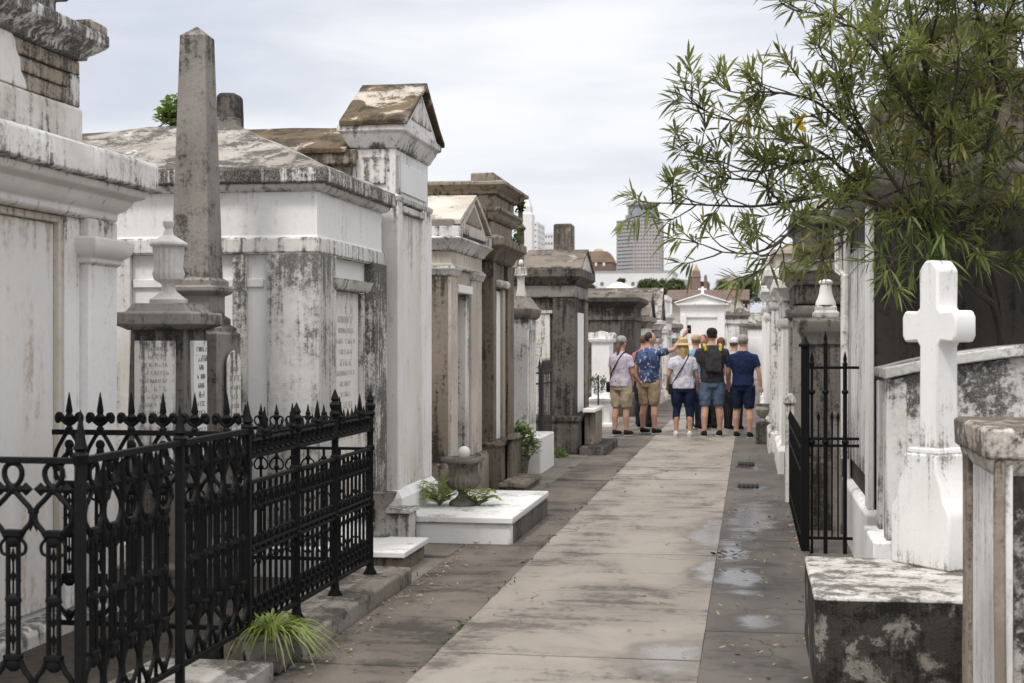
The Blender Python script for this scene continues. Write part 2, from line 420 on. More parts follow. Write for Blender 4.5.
    b = N(nt, 'ShaderNodeBump', i_Strength=.5, i_Distance=.012); nt.links.new(h, b.inputs['Height'])
    if bst is not None: nt.links.new(bst, b.inputs['Strength'])
    nt.links.new(b.outputs[0], bs.inputs['Normal'])
    return m

g = MB(); g.add([(-2500, -60, -.03), (2500, -60, -.03), (2500, 4500, -.03), (-2500, 4500, -.03)], [(0, 1, 2, 3)])
struct(obj('ground', g, ground_mat(), smooth=0))

def slabs(mb, x0, x1, ys, z, gap=.008, jit=.02, dz=.006, jx0=.0, jx1=.0, skew=.0):
    """poured bays with open joints; the outer edges are worn and wander a little"""
    for a, b in zip(ys[:-1], ys[1:]):
        n = max(2, int((b - a) / .18)); zz = z + random.uniform(-dz, dz)
        j = random.uniform(-jit, jit)
        ts = [a + gap + (b - a - 2 * gap) * i / n for i in range(n + 1)]
        def edge(x, amp, y): return x + amp * (mnoise.noise(Vector((x * 3, y * 1.3, 1))) + .6 * mnoise.noise(Vector((x * 3, y * 5, 4))))
        k0 = skew * random.uniform(-1, 1); 
        top = [(edge(x0, jx0, t), t + (k0 if i in (0, n) else 0) * 0, zz) for i, t in enumerate(ts)] + [(edge(x1, jx1, t), t + k0 * .6, zz) for t in reversed(ts)]
        m = len(top)
        bot = [(p[0], p[1], -.05) for p in top]
        # strips so every bay is a clean quad sheet
        vs = top + bot; fs = []
        for i in range(n): fs.append((i, m - 1 - i, m - 2 - i, i + 1))
        for i in range(m): fs.append((i, (i + 1) % m, m + (i + 1) % m, m + i))
        mb.add(vs, fs)

JY = [3.0, 4.6, 6.35, 7.5, 8.75, 9.85, 11.2, 12.45, 14.8, 17.3, 19.6, 22.0, 24.6, 27.5, 30.5, 34, 38, 42, 47, 52, 58]
pw = MB(); slabs(pw, -1.63, -.2515, JY, .012, jx0=.014, jx1=.002, dz=.003)
struct(obj('path', pw, paving_mat('pale_concrete', (.305, .272, .234), (.195, .168, .142), (.055, .046, .038), .50,
     wet=[(-.32, 12.4, .20, 1.2), (-.36, 7.55, .24, .4), (-.30, 10.4, .10, .6)], seed=3), bevel=.003, smooth=20))
lw = MB()
LY = [3.0, 5.6, 7.2, 8.5, 9.6, 10.9, 12.6, 14.2, 15.7, 17.2, 19.0, 20.8, 23, 25.5, 28, 31, 35, 40, 46, 58]
slabs(lw, -2.29, -1.64, LY, -.004, jx0=.0, jx1=.0, dz=.004, jit=.03)
struct(obj('side_pavement', lw, paving_mat('dark_pavement', (.165, .139, .114), (.075, .063, .052), (.026, .021, .018), .54, seed=11), bevel=.006, smooth=20))
l2 = MB()
slabs(l2, -3.7, -2.30, [11.0, 11.7, 13.8, 15.3, 17.0, 18.5, 20.5, 22, 25, 28, 32, 38, 46, 58], -.008, dz=.004)
struct(obj('tomb_apron', l2, paving_mat('old_apron', (.21, .182, .152), (.13, .112, .094), (.07, .06, .052), .42, seed=17), bevel=.006, smooth=20))
rw = MB()
slabs(rw, -.2505, .46, [3.0, 5.0, 6.8, 8.3, 10.2, 12.1, 14.3, 16.6, 19, 21.7, 25, 29, 34, 42, 58], .009, dz=.001, jx1=.0)
struct(obj('gutter_pavement', rw, paving_mat('wet_pavement', (.115, .10, .086), (.066, .057, .049), (.03, .026, .022), .48,
     wet=[(.02, 13.6, .26, 1.5), (-.06, 10.2, .22, .7), (.03, 8.6, .14, .3), (-.14, 11.5, .16, .6), (.0, 19.3, .26, .8), (.0, 16.6, .18, .5)], seed=23), bevel=.003, smooth=20))
r2 = MB(); slabs(r2, .47, 2.6, [8.2, 11, 14, 17, 21, 26, 34, 46, 58], -.012)
struct(obj('plot_pavement', r2, paving_mat('plot_concrete', (.15, .135, .118), (.10, .09, .078), (.05, .045, .04), .5, seed=31), bevel=.005, smooth=20))

# iron drain covers let into the wet strip
for i, (x0, x1, y0, y1) in enumerate([(-.14, .10, 16.45, 16.85), (-.16, .06, 19.4, 19.9)]):
    b = MB(); b.box(x0, x1, y0, y1, -.02, .014)
    for k in range(5):
        xx = x0 + (x1 - x0) * (k + .5) / 5
        b.box(xx - .012, xx + .012, y0 + .03, y1 - .03, .012, .024)
    tag(obj('drain_cover', b, M['iron']), ['black iron drain cover in the wet gutter, the one nearer the oleander',
        'black iron drain cover in the wet gutter, the one nearer the tour group'][i], 'drain cover', 'drain covers in the gutter')
# ------------------------------------------------------------------ tomb building blocks
def inscription(parent, ax, p, a0, a1, z0, z1, rows, mat, out=1, seed=0, first=1.0, cross=False):
    """cut lettering worn past reading: rows of short stem and bar strokes"""
    rnd = random.Random(seed); b = MB(); mid = (a0 + a1) / 2; W = a1 - a0
    rh = (z1 - z0) / rows
    def st(u0, u1, w0, w1):
        if ax == 'x': b.box(p - .002 * out, p + .0022 * out, u0, u1, w0, w1)
        else: b.box(u0, u1, p - .002 * out, p + .0022 * out, w0, w1)
    for r in range(rows):
        if cross and r == 0:
            zc = z1 - rh * .5; st(mid - .006, mid + .006, zc - rh * .45, zc + rh * .45); st(mid - .02, mid + .02, zc + rh * .08, zc + rh * .2); continue
        L = W * rnd.uniform(.45, .95); h = rh * (.62 if r % 4 == 1 else .46) * first
        zc = z1 - (r + .5) * rh; u = mid - L / 2; t = max(.0035, h * .14)
        while u < mid + L / 2:
            wl = h * rnd.uniform(.45, .75)
            if rnd.random() < .17: u += wl * .8; continue
            k = rnd.randrange(5)
            if rnd.random() < .85: st(u, u + t, zc - h / 2, zc + h / 2)
            if k in (0, 1, 3): st(u + wl - t, u + wl, zc - h / 2, zc + h / 2 * rnd.choice((1, .1)))
            if k in (0, 2, 4): st(u + t, u + wl - t, zc + h / 2 - t, zc + h / 2)
            if k in (1, 2): st(u + t, u + wl - t, zc - h / 2, zc - h / 2 + t)
            if k in (3, 0): st(u + t, u + wl - t, zc - t / 2, zc + t / 2)
            u += wl + h * .28
    if b.f: return obj('lettering', b, mat, parent, smooth=0)

def fb(X, s, d0, d1, y0, y1, z0, z1, mb=None):
    """box given by its distance out from a tomb front at X facing s"""
    mb = mb or MB(); return mb.box(X + s * d0, X + s * d1, y0, y1, z0, z1)

def rectx(X, s, depth, y0, y1):
    return (min(X, X - s * depth), max(X, X - s * depth), y0, y1)

CORNICE = [(0, 0), (.03, .01), (.03, .05), (.07, .09), (.08, .13), (.14, .16), (.14, .26), (.10, .28)]
def corn(rect, z, prof, sc=1.0, sz=None):
    sz = sc if sz is None else sz
    return MB().stack(rect, [(o * sc, z + h * sz) for o, h in prof])
def gable_x(X0, X1, y0, y1, z, h, mb=None):
    mb = mb or MB(); return mb.prism([(y0, z), (y1, z), ((y0 + y1) / 2, z + h)], 'x', X0, X1)
def gable_roof(X0, X1, y0, y1, z, h, t, mb=None):
    """two sloping slabs of thickness t"""
    mb = mb or MB(); ym = (y0 + y1) / 2
    return mb.prism([(y0, z), (y0, z + t), (ym, z + h + t), (y1, z + t), (y1, z), (ym, z + h)], 'x', X0, X1)

# ================================================================== the left-hand row
# ---- the great white tomb whose stepped attic runs out of the frame
X = -3.74; y0, y1 = 5.25, 8.07
T = thing('white_tomb', 'large white tomb with tall blank marble slab, mouldy cornice and stepped attic of bared stone', 'tomb', (-5.2, 6.66, 0))
R = (-6.7, X, y0, y1)
obj('plinth', MB().stack((-6.7, X + .07, y0 - .07, y1 + .07), [(0, -.05), (0, .13), (-.03, .16)]), M['white_grey'], T, .012, wob=.004)
obj('wall', MB().stack((-6.7, X - .07, y0 + .05, y1 - .05), [(0, .1), (0, 2.34)]), M['white_clean'], T, .01)
ys1 = Ya(61, X); ys0 = 2 * 6.66 - ys1
sl_ = obj('marble_slab', fb(X, 1, -.075, -.045, ys0, ys1, .2, 2.30), weather('rust_stained_marble', (.76, .74, .715), (.40, .31, .21), .42, .55, .8, rough=.6, bump=.1, tint=(.69, .665, .63), seed=70, fine=.1, mx=.7, edge=.16), T, .004)
fm = MB()
for a, b_ in ((ys1 + .004, ys1 + .05), (ys0 - .05, ys0 - .004)): fb(X, 1, -.076, -.012, a, b_, .16, 2.345, fm)
fb(X, 1, -.074, -.014, ys0 - .003, ys1 + .003, 2.304, 2.343, fm)
obj('slab_frame', fm, weather('stained_moulding', (.62, .565, .49), (.10, .075, .05), .34, .7, 1.4, tint=(.50, .44, .36), seed=31), T, .006)
for a, b_ in ((ys1 + .054, 7.70), (5.62, ys0 - .054)):
    obj('jamb', fb(X, 1, -.078, 0, a, b_, .16, 2.346), M['white'], T, .008)
for a, b_ in ((7.704, 8.074), (5.246, 5.616)):
    p = obj('pilaster', fb(X, 1, -.08, .055, a, b_, .158, 2.35), M['white'], T, .012)
    pr = [(0, 2.085), (.02, 2.10), (.02, 2.125), (.055, 2.15), (.075, 2.19), (.075, 2.235), (.05, 2.245)]
    obj('capital', MB().stack((X - .08, X + .055, a, b_), pr), M['white'], p, .006)
obj('entablature', MB().stack((-6.7, X + .03, y0, y1), [(0, 2.347), (.02, 2.36), (.02, 2.40), (.06, 2.425), (.085, 2.46), (.09, 2.48), (.14, 2.50), (.155, 2.53), (.155, 2.545)]), M['white'], T, .008)
obj('cornice', MB().stack((-6.7, X + .03, y0, y1), [(.14, 2.542), (.2, 2.549), (.2, 2.70), (.19, 2.712), (-.06, 2.79)]), M['white_mold_light'], T, .012, wob=.006)
A = (-6.5, X - .06, y0 + .2, 7.86)
obj('attic', MB().stack(A, [(0, 2.75), (0, 2.98), (-.02, 2.992), (-.045, 2.998), (-.045, 3.27)]), weather('attic_plaster', (.72, .69, .645), (.06, .052, .042), .5, .55, 1.2, tint=(.50, .455, .40), seed=33), T, .012, wob=.006)
# the render has fallen away on this corner and bares three courses of stone
for k, (za, zb, yb_) in enumerate(((3.0, 3.085, 7.70), (3.093, 3.172, 7.715), (3.18, 3.262, 7.845))):
    yy_ = 6.9
    c_ = MB(); c_.box(A[1] - .05, A[1] - .026 + .004 * k, yy_, yb_, za, zb); obj('bared_course', c_, M['brick'], T, .006, wob=.006)
sp_ = MB(); sp_.prism([(y0 + .22, 2.996), (7.22, 2.996), (7.20, 3.05), (7.16, 3.09), (7.155, 3.15), (7.11, 3.19), (7.10, 3.23), (7.06, 3.268), (y0 + .22, 3.268)], 'x', A[1] - .05, A[1] - .008); obj('render_coat', sp_, M['white'], T, .006, wob=.004)
obj('corner_strip', MB().box(A[1] - .05, A[1] - .010, 7.73, 7.842, 2.996, 3.177), M['white_grey'], T, .006)
obj('attic_cornice', MB().stack(A, [(-.02, 3.265), (.02, 3.275), (.02, 3.30), (.05, 3.315), (.10, 3.35), (.115, 3.37), (.115, 3.43), (.06, 3.44)]), M['white_mold'], T, .01, wob=.006)
obj('upper_step', MB().stack((-6.4, X - .10, y0 + .5, 7.62), [(0, 3.43), (0, 3.56), (.05, 3.565), (.05, 3.64), (0, 3.66), (0, 3.8), (.06, 3.82), (.06, 3.95)]), M['white_mold'], T, .012, wob=.006)
obj('corner_block', MB().stack((X - .21, X + .045, 7.74, 7.96), [(0, 3.425), (0, 3.475), (-.01, 3.485)]), M['cap_brown'], T, .01)
hb = MB(); hb.prism([(7.87, 2.74), (7.87, 2.97), (7.93, 2.95), (8.06, 2.78), (8.06, 2.74)], 'x', -5.6, -4.02)
obj('roof_slope', hb, M['slate_roof'], T, .01, wob=.01)

# ---- grey pedestal with a white urn
T = thing('urn_pedestal', 'dark stone grave pedestal with two inscribed marble tablets and a flat moulded cap', 'grave monument', (-3.57, 8.55, 0))
R = (-3.765, -3.365, 8.35, 8.75)
obj('shaft', MB().stack(R, [(.06, -.05), (.06, .28), (.0, .30), (.0, .8), (-.025, 1.735)]), M['dark_granite'], T, .01)
obj('cap', MB().stack(R, [(-.01, 1.72), (.015, 1.735), (.045, 1.75), (.055, 1.755), (.055, 1.822), (.045, 1.828), (.0, 1.832), (-.035, 1.885)]), M['granite'], T, .006)
tb = MB(); tb.box(-3.70, -3.445, 8.338, 8.372, .85, 1.655); t1 = obj('tablet', tb, M['stained_wash'], T, .004)
inscription(t1, 'y', 8.338, -3.68, -3.465, .95, 1.63, 14, M['letter'], -1, 3)
tb = MB(); tb.box(-3.40, -3.357, 8.45, 8.66, .85, 1.655); t2 = obj('tablet', tb, M['paint'], T, .004)
t2['label'] = 'brighter white tablet with bold dark lettering'
inscription(t2, 'x', -3.357, 8.46, 8.65, .9, 1.63, 13, M['letter_dark'], 1, 5, 1.1)
T = thing('stone_urn', 'white fluted lidded urn standing on the dark inscribed pedestal', 'urn', (-3.567, 8.55, 1.885))
z = 1.88
obj('foot', MB().lathe([(.115, 0), (.118, .03), (.10, .04), (.05, .08), (.038, .11), (.05, .135)], (-3.567, 8.55, z), 24), M['terra'], T)
obj('bowl', MB().lathe([(.05, .13), (.09, .155), (.10, .19), (.088, .23), (.098, .36), (.10, .365)], (-3.567, 8.55, z), 36, flute=1, fl=.08), M['terra'], T)
obj('lid', MB().lathe([(.112, .36), (.118, .372), (.112, .385), (.075, .405), (.035, .43), (.022, .47), (.034, .49), (.036, .515), (.02, .53), (.012, .55), (.002, .56)], (-3.567, 8.55, z), 24), M['terra'], T)

# ---- granite obelisk
T = thing('obelisk', 'tall grey granite obelisk rising from a square base with an arched inscribed tablet', 'obelisk', (-3.58, 9.12, 0))
c = (-3.605, 9.12)
def sq(h, cx=c[0], cy=c[1]): return (cx - h, cx + h, cy - h, cy + h)
obj('base', MB().stack(sq(.22), [(.05, -.05), (.05, .35), (.0, .38), (.0, 1.70), (-.02, 1.715), (-.02, 1.74), (-.05, 1.76), (-.05, 1.80), (-.09, 1.83)]), M['granite'], T, .004)
obj('pedestal', MB().stack(sq(.14), [(0, 1.82), (0, 1.95), (.03, 1.965), (.045, 1.98), (.045, 2.005), (.02, 2.015), (.02, 2.05), (-.005, 2.07)]), M['granite'], T, .003)
obj('shaft', MB().stack(sq(.130), [(0, 2.06), (-.044, 3.66), (-.128, 3.73)]), M['granite'], T, .006)
pl = []
for k in range(9):
    a = PI * k / 8; pl.append((9.12 + .12 * math.cos(a), 1.50 + .09 * math.sin(a)))
tb = MB(); tb.prism([(9.0, .85), (9.24, .85)] + pl, 'x', -3.36, -3.345)
t = obj('tablet', tb, M['stained_wash'], T, .004); inscription(t, 'x', -3.345, 9.02, 9.22, .95, 1.50, 9, M['letter'], 1, 8)

# ---- broad white tomb with a low hipped roof
X = -2.95; y0 = Ya(318, X); y1 = 11.50; xb = -6.2
T = thing('hipped_tomb', 'broad white society tomb with a low hipped roof, mould-blackened eaves and a tall inscribed slab', 'tomb', (-4.5, 10.6, 0))
R = (xb, X, y0, y1)
obj('wall', MB().stack(R, [(.05, -.05), (.05, .22), (-.05, .25), (-.05, 2.26), (.0, 2.262), (.0, 2.375), (-.012, 2.385), (-.012, 2.70)]), M['white_clean'], T, .01)
for (a, b_, c_, d_, nm) in ((Xa(267, y0), X + .012, y0 - .014, y0 + .42, 'stained_wash'),):
    obj('corner_pier', MB().stack((a, b_, c_, d_), [(0, .2), (0, 2.268)]), weather('pier_plaster', (.66, .645, .625), (.075, .068, .06), .56, .5, 1.4, tint=(.50, .48, .455), seed=41, mx=.85), T, .01)
for xa_, xb_ in ((Xa(232, y0), Xa(246, y0)), (Xa(114, y0), Xa(130, y0)), (-5.6, -5.45)):
    obj('pilaster', MB().box(xa_, xb_, y0 + .0, y0 + .1, .2, 2.266), M['white_grey'], T, .008)
obj('lintel', MB().box(Xa(131, y0), Xa(262, y0), y0 + .03, y0 + .1, 2.03, 2.09), M['white_clean'], T, .006)
# alley face: framed slab
ya, yb = Ya(335.5, X), Ya(362, X)
sb = obj('marble_slab', fb(X, 1, -.052, -.03, ya, yb, .5, Zx(340, 291, X)), M['marble'], T, .004)
inscription(sb, 'x', X - .03, ya + .06, yb - .06, .9, 1.93, 13, M['letter_pale'], 1, 11, 1.0, True)
obj('slab_lintel', MB().stack((X - .06, X + .02, ya - .06, yb + .1), [(0, Zx(340, 290, X)), (.02, Zx(340, 287, X)), (.03, Zx(340, 282, X)), (.04, Zx(340, 279, X))]), M['white_grey'], T, .006)
for a, b_ in ((ya - .055, ya - .005), (yb + .005, yb + .085)): obj('slab_jamb', fb(X, 1, -.055, .0, a, b_, .3, Zx(340, 291, X)), M['white_grey'], T, .006)
obj('end_pilaster', fb(X, 1, -.06, .035, yb + .25, y1 - .02, .2, 2.27), M['white_mold'], T, .008)
obj('architrave', MB().stack(R, [(-.02, 2.258), (.012, 2.27), (.012, 2.368), (-.01, 2.38)]), M['stained_wash'], T, .008)
obj('cornice_moulding', MB().stack(R, [(-.02, 2.69), (.02, 2.70), (.045, 2.72), (.05, 2.745)]), M['white_grey'], T, .006)
obj('cornice', MB().stack(R, [(.04, 2.742), (.085, 2.747), (.085, 2.845), (.07, 2.855)]), M['white_mold'], T, .01, wob=.006)
E_ = .08; e0, e1 = y0 - E_, y1 + E_; zr = 3.34; rb = MB()
xa1, xa2, yr = Xa(232, 10.75), Xa(176, 10.75), 10.75
vs = [(X + E_, e0, 2.85), (xb - E_, e0, 2.85), (xb - E_, e1, 2.85), (X + E_, e1, 2.85), (xa1, yr, zr), (xa2 - .25, yr, zr)]
rb.add(vs, [(0, 4, 5, 1), (1, 5, 2), (2, 5, 4, 3), (3, 4, 0), (0, 1, 2, 3)])
obj('roof', rb, M['slate_roof'], T, smooth=20, wob=.018)

# ---- dark headblock showing over the hipped roof, and the shrub growing up there
T = thing('stone_block', 'dark square headstone block rising above the hipped roof beside the obelisk', 'grave block', (at(228, 120, 13.2)[0], 13.2, 0))
xa_, xb_ = Xa(216, 13.2), Xa(236, 13.2)
obj('block', MB().stack((xa_, xb_, 13.2, 13.42), [(.05, -.05), (.05, 3.2), (.0, 3.25), (.0, Zy(228, 95, 13.2)), (-.03, Zy(228, 92, 13.2))]), M['dark_grey'], T, .015, wob=.008)
obj('ledge', MB().stack((xa_ + .02, xb_ + .06, 13.05, 13.2), [(0, 3.0), (0, Zy(228, 118, 13.1))]), M['granite'], T, .01)

# ---- tall narrow white tomb with its own gable
X = -2.88; y0, y1 = Ya(397, X), Ya(430.5, X); ym = (y0 + y1) / 2
T = thing('gabled_tomb', 'tall narrow white tomb with a moss-browned gable roof and a plain sunken panel', 'tomb', (-3.4, ym, 0))
xl = Xa(349, y0); R = (xl, X, y0, y1)
obj('plinth', MB().stack(R, [(.06, -.05), (.06, .36), (.03, .40), (.012, .42)]), M['white_clean'], T, .006)
obj('wall', MB().stack(R, [(-.02, .3), (-.02, 3.28)]), M['white'], T, .01)
pz = Zx(404, 214, X)
obj('panel', fb(X, 1, -.03, -.012, Ya(403, X), Ya(420, X), .42, pz), M['marble'], T, .004)
for a, b_ in ((y0 - .004, Ya(402, X)), (Ya(421, X), y1 + .004)):
    obj('pilaster', fb(X, 1, -.2, .012, a, b_, .4, Zx(404, 203, X)), M['white'], T, .01)
obj('panel_lintel', fb(X, 1, -.03, .03, Ya(401, X), Ya(422, X), pz + .004, pz + .06), M['white_grey'], T, .008)
fz = Zx(398, 196, X)
obj('string_course', MB().stack(R, [(-.01, fz - .05), (.015, fz - .04), (.025, fz), (.0, fz + .015)]), M['white_grey'], T, .006)
obj('side_stain_band', MB().stack((xl + .02, X - .06, y0 + .012, y0 + .1), [(0, fz + .0), (0, fz + .03)]), M['white_mold'], T, .006)
obj('frieze_panel', fb(X, 1, -.02, -.006, y0 + .12, y1 - .12, fz + .05, 3.16), M['marble_clean'], T, .004)
fr = MB(); fb(X, 1, -.02, .006, y0 + .07, y0 + .117, fz + .02, 3.2, fr)
obj('frieze_jamb', fr, M['white_grey'], T, .004)
ez = Zx(405.5, 122, X + .08)
obj('cornice', MB().stack(R, [(-.02, ez - .21), (.0, ez - .20), (.015, ez - .165), (.045, ez - .115), (.055, ez - .085), (.085, ez - .07), (.085, ez - .02), (.07, ez)]), M['white_mold_light'], T, .008, wob=.004)
gh = Zx(422.6, 82, X + .1) - ez
pd = gable_x(X - .05, X + .06, y0 - .02, y1 + .02, ez - .005, gh - .07); obj('pediment', pd, M['white'], T)
tri = MB(); yy = (y1 - y0) * .30; tri.prism([(ym - yy, ez + .07), (ym + yy, ez + .07), (ym, ez + gh * .72)], 'x', X + .055, X + .068); obj('tympanum', tri, M['stained_wash'], T)
obj('gable_roof', gable_roof(xl - .06, X + .11, y0 - .105, y1 + .105, ez - .03, gh, .045), M['moss_roof'], T, .008, wob=.008)
obj('side_panel', MB().box(xl + .06, X - .1, y0 - .0, y0 + .05, fz + .1, 3.18), M['stained_wash'], T, .006)
# the vault behind, ridge running back from the alley
vb = MB(); vb.stack((-6.0, xl + .02, y0 - .02, y1), [(0, -.05), (0, 3.1), (.05, 3.12), (.05, 3.24)]); obj('vault', vb, M['brown'], T, .01)
zr2 = Zy(300, 128, ym)
obj('vault_roof', gable_roof(-6.0, xl - .0, y0 - .09, y1 + .09, 3.2, zr2 - 3.2 - .05, .05), M['moss_roof'], T, .01, wob=.015)

# ---- low white platform tomb
X = -1.915; P0, P1 = 11.66, 13.75
T = thing('platform_tomb', 'low white box grave with a marble lid lying in front of the tall gabled tomb', 'grave', (-2.4, 12.7, 0))
obj('side_wall', MB().stack((-2.86, X, P0, P1), [(.0, -.05), (.0, .168)]), M['paint'], T, .03)
sd_ = MB(); sd_.box(X - .01, X + .006, P0 + .06, P1 - .02, -.03, .15); obj('bared_side', sd_, M['dark_granite'], T, .004)
obj('lid', MB().stack((-2.88, X + .01, P0 - .03, P1 + .03), [(0, .166), (0, .212), (-.006, .217)]), M['marble_clean'], T, .006)

uc = (Xa(463, 12.45), 12.45, .217)
T = thing('carved_urn', 'grey carved stone garden urn on the low white platform grave', 'urn', uc)
US = weather('carved_urn_grey', (.27, .245, .215), (.05, .044, .037), .5, .3, 4.0, tint=(.17, .15, .13), seed=77, fine=.7, bump=.6)
q = 1.17
obj('foot', MB().lathe([(r_ * q, z_ * 1.12) for r_, z_ in [(.105, 0), (.105, .02), (.095, .035), (.055, .06), (.035, .09), (.035, .105), (.05, .12)]], uc, 24), US, T)
obj('bowl', MB().lathe([(r_ * q, z_ * 1.12) for r_, z_ in [(.045, .115), (.085, .13), (.125, .165), (.138, .205), (.125, .235), (.11, .26), (.112, .31), (.135, .345)]], uc, 40, flute=1, fl=.12), US, T)
obj('rim', MB().lathe([(r_ * q, z_ * 1.12) for r_, z_ in [(.13, .335), (.152, .345), (.162, .358), (.162, .374), (.14, .376), (.125, .355)]], uc, 28), US, T)
T = obj('stone_ball', MB().ball((uc[0] + .01, 12.45, .675), .055, .055, .06, 16, 10), M['paint'])
tag(T, 'white rounded stone resting in the mouth of the carved urn', 'stone')

# small white block, slab and stone bowl beside the iron fence
T = thing('stepped_block', 'short white masonry block between the iron fence and the platform grave', 'masonry block', (-2.9, 11.3, 0))
obj('block', MB().stack((Xa(380, 11.35), Xa(409, 11.35), 11.35, 11.62), [(0, -.05), (0, .26), (-.01, .27)]), M['stained_wash'], T, .012, wob=.004)
obj('coping', MB().stack((Xa(379, 11.32), Xa(410, 11.32), 11.32, 11.64), [(0, .268), (0, .305)]), M['white_grey'], T, .008)
T = thing('marble_step', 'low white marble slab lying at the foot of the short masonry block', 'step', (-2.7, 10.6, 0))
obj('slab', MB().stack((-3.0, -2.46, 10.2, 11.0), [(0, .085), (0, .125), (-.006, .13)]), M['marble_clean'], T, .006)
obj('footing', MB().stack((-2.98, -2.49, 10.24, 10.98), [(0, -.05), (0, .083)]), M['brown_dark'], T, .006)
bc = (Xa(377, 10.9), 11.0, .13)
T = thing('stone_bowl', 'grey stone bowl on a short foot behind the end post of the spear fence', 'bowl', bc)
obj('foot', MB().lathe([(.08, 0), (.08, .02), (.05, .05), (.04, .2), (.06, .24)], bc, 18), M['urn_stone'], T)
obj('bowl', MB().lathe([(.055, .235), (.10, .27), (.125, .32), (.13, .345), (.11, .345), (.09, .32)], bc, 22), M['urn_stone'], T)

# ---- tan gabled tomb
X = -2.95; y0, y1 = Ya(451, X), Ya(482, X); ym = (y0 + y1) / 2
T = thing('tan_gabled_tomb', 'tan plaster tomb with a small white gable and a deep narrow door niche', 'tomb', (-3.6, ym, 0))
R = (-4.6, X, y0, y1); zq = lambda py: Zx(451, py, X)
obj('plinth', MB().stack(R, [(.07, -.05), (.07, zq(468)), (.05, zq(464)), (0, zq(463))]), M['brown'], T, .012, wob=.004)
w_ = MB(); w_.stack((-4.58, X - .14, y0 + .012, y1 - .012), [(0, .1), (0, zq(250))]); obj('wall', w_, M['brown'], T, .01)
for a, b_ in ((y0 - .004, Ya(458, X)), (Ya(472, X), y1 + .004)):
    p = obj('pilaster', fb(X, 1, -.2, .0, a, b_, .2, zq(268)), M['beige'], T, .01)
    obj('capital', MB().stack((X - .2, X, a, b_), [(0, zq(276)), (.02, zq(274)), (.03, zq(270)), (.04, zq(269)), (.04, zq(266))]), M['white_grey'], p, .006)
for a, b_ in ((Ya(458.3, X), Ya(460.5, X)), (Ya(468.5, X), Ya(471.7, X))): obj('door_jamb', fb(X, 1, -.16, -.03, a, b_, .2, zq(292)), M['white_grey'], T, .006)
obj('door_lintel', fb(X, 1, -.16, .02, Ya(457.5, X), Ya(471, X), zq(291.5), zq(283)), M['paint'], T, .006)
obj('over_panel', fb(X, 1, -.16, -.02, Ya(458.2, X), Ya(471.5, X), zq(282.7), zq(268)), M['tan'], T, .004)
obj('cheek', MB().box(X - 1.5, X - .028, y0 - .009, y0 + .02, zq(463), zq(268.4)), M['brown'], T, .004)
obj('door', fb(X, 1, -.18, -.13, Ya(460.6, X), Ya(468.3, X), .3, zq(291.8)), M['door'], T, .004)
obj('frieze', MB().stack(R, [(0, zq(267.8)), (.02, zq(267)), (.02, zq(264)), (0, zq(263.5)), (0, zq(250))]), M['beige'], T, .008)
obj('side_patch', MB().box(-4.5, X - .25, y0 - .006, y0 + .02, zq(262), zq(249)), M['brown'], T, .004)
obj('cornice', MB().stack(R, [(0, zq(250.5)), (.02, zq(250)), (.04, zq(246)), (.08, zq(241)), (.11, zq(239)), (.11, zq(237)), (.06, zq(236))]), M['white_grey'], T, .008, wob=.004)
obj('parapet', MB().stack(R, [(.03, zq(236.3)), (.03, zq(219)), (.0, zq(218))]), M['granite'], T, .01, wob=.006)
gz = zq(222); gh = Zx(472, 200, X) - gz
pd = gable_x(X - .05, X + .07, y0 + .02, y1 - .0, gz - .1, gh + .08); obj('pediment', pd, M['beige'], T, .006)
yy = (y1 - y0) * .26; tri = MB().prism([(ym - yy, gz + .02), (ym + yy, gz + .02), (ym, gz + gh * .68)], 'x', X + .066, X + .078); obj('tympanum', tri, M['brown'], T)
obj('gable_roof', gable_roof(-4.6, X + .10, y0 - .0, y1 + .04, gz - .02, gh, .05), weather('patchy_roof', (.58, .53, .47), (.11, .09, .07), .4, .2, 2.0, seed=44, tint=(.42, .37, .31)), T, .008, wob=.008)
for a, b_ in ((y0 - .04, y0 + .1), (y1 - .1, y1 + .1)): obj('corner_block', fb(X, 1, -.25, .1, a, b_, zq(237), zq(226)), M['white_grey'], T, .01)

# ---- large brown tomb with a triple cornice
X = -2.85; y0, y1 = Ya(494, X), Ya(514, X); ym = (y0 + y1) / 2
T = thing('brown_tomb', 'large dark brown tomb with three heavy stacked cornices and a white slab in its front', 'tomb', (-3.9, ym, 0))
R = (-5.4, X, y0, y1); zq = lambda py: Zx(494, py, X)
obj('plinth', MB().stack(R, [(.09, -.05), (.09, zq(447)), (.11, zq(446)), (.11, zq(443)), (0, zq(441))]), M['brown_dark'], T, .012)
obj('wall', MB().stack(R, [(-.05, .1), (-.05, zq(250))]), M['brown_dark'], T, .01)
for a, b_ in ((y0 - .01, Ya(496.5, X)), (Ya(508, X), y1 + .01)): obj('pilaster', fb(X, 1, -.35, .0, a, b_, .3, zq(262)), M['brown_dark'], T, .01)
obj('marble_slab', fb(X, 1, -.06, -.02, Ya(497, X), Ya(502, X), zq(441), zq(290)), M['paint'], T, .004)
obj('slab_frame', fb(X, 1, -.06, .01, Ya(502.3, X), Ya(504.5, X), zq(441), zq(288)), M['tan'], T, .004)
obj('slab_hood', MB().stack((X - .05, X + .04, Ya(496.6, X), Ya(505, X)), [(0, zq(287)), (.02, zq(284)), (.02, zq(281)), (0, zq(279))]), M['white_grey'], T, .005)
obj('lower_cornice', MB().stack(R, [(-.04, zq(262)), (0, zq(259)), (.03, zq(253)), (.10, zq(248)), (.14, zq(246)), (.14, zq(238)), (.02, zq(234))]), M['brown_dark'], T, .01, wob=.004)
obj('frieze', MB().stack(R, [(-.02, zq(236)), (-.02, zq(214))]), M['brown'], T, .01)
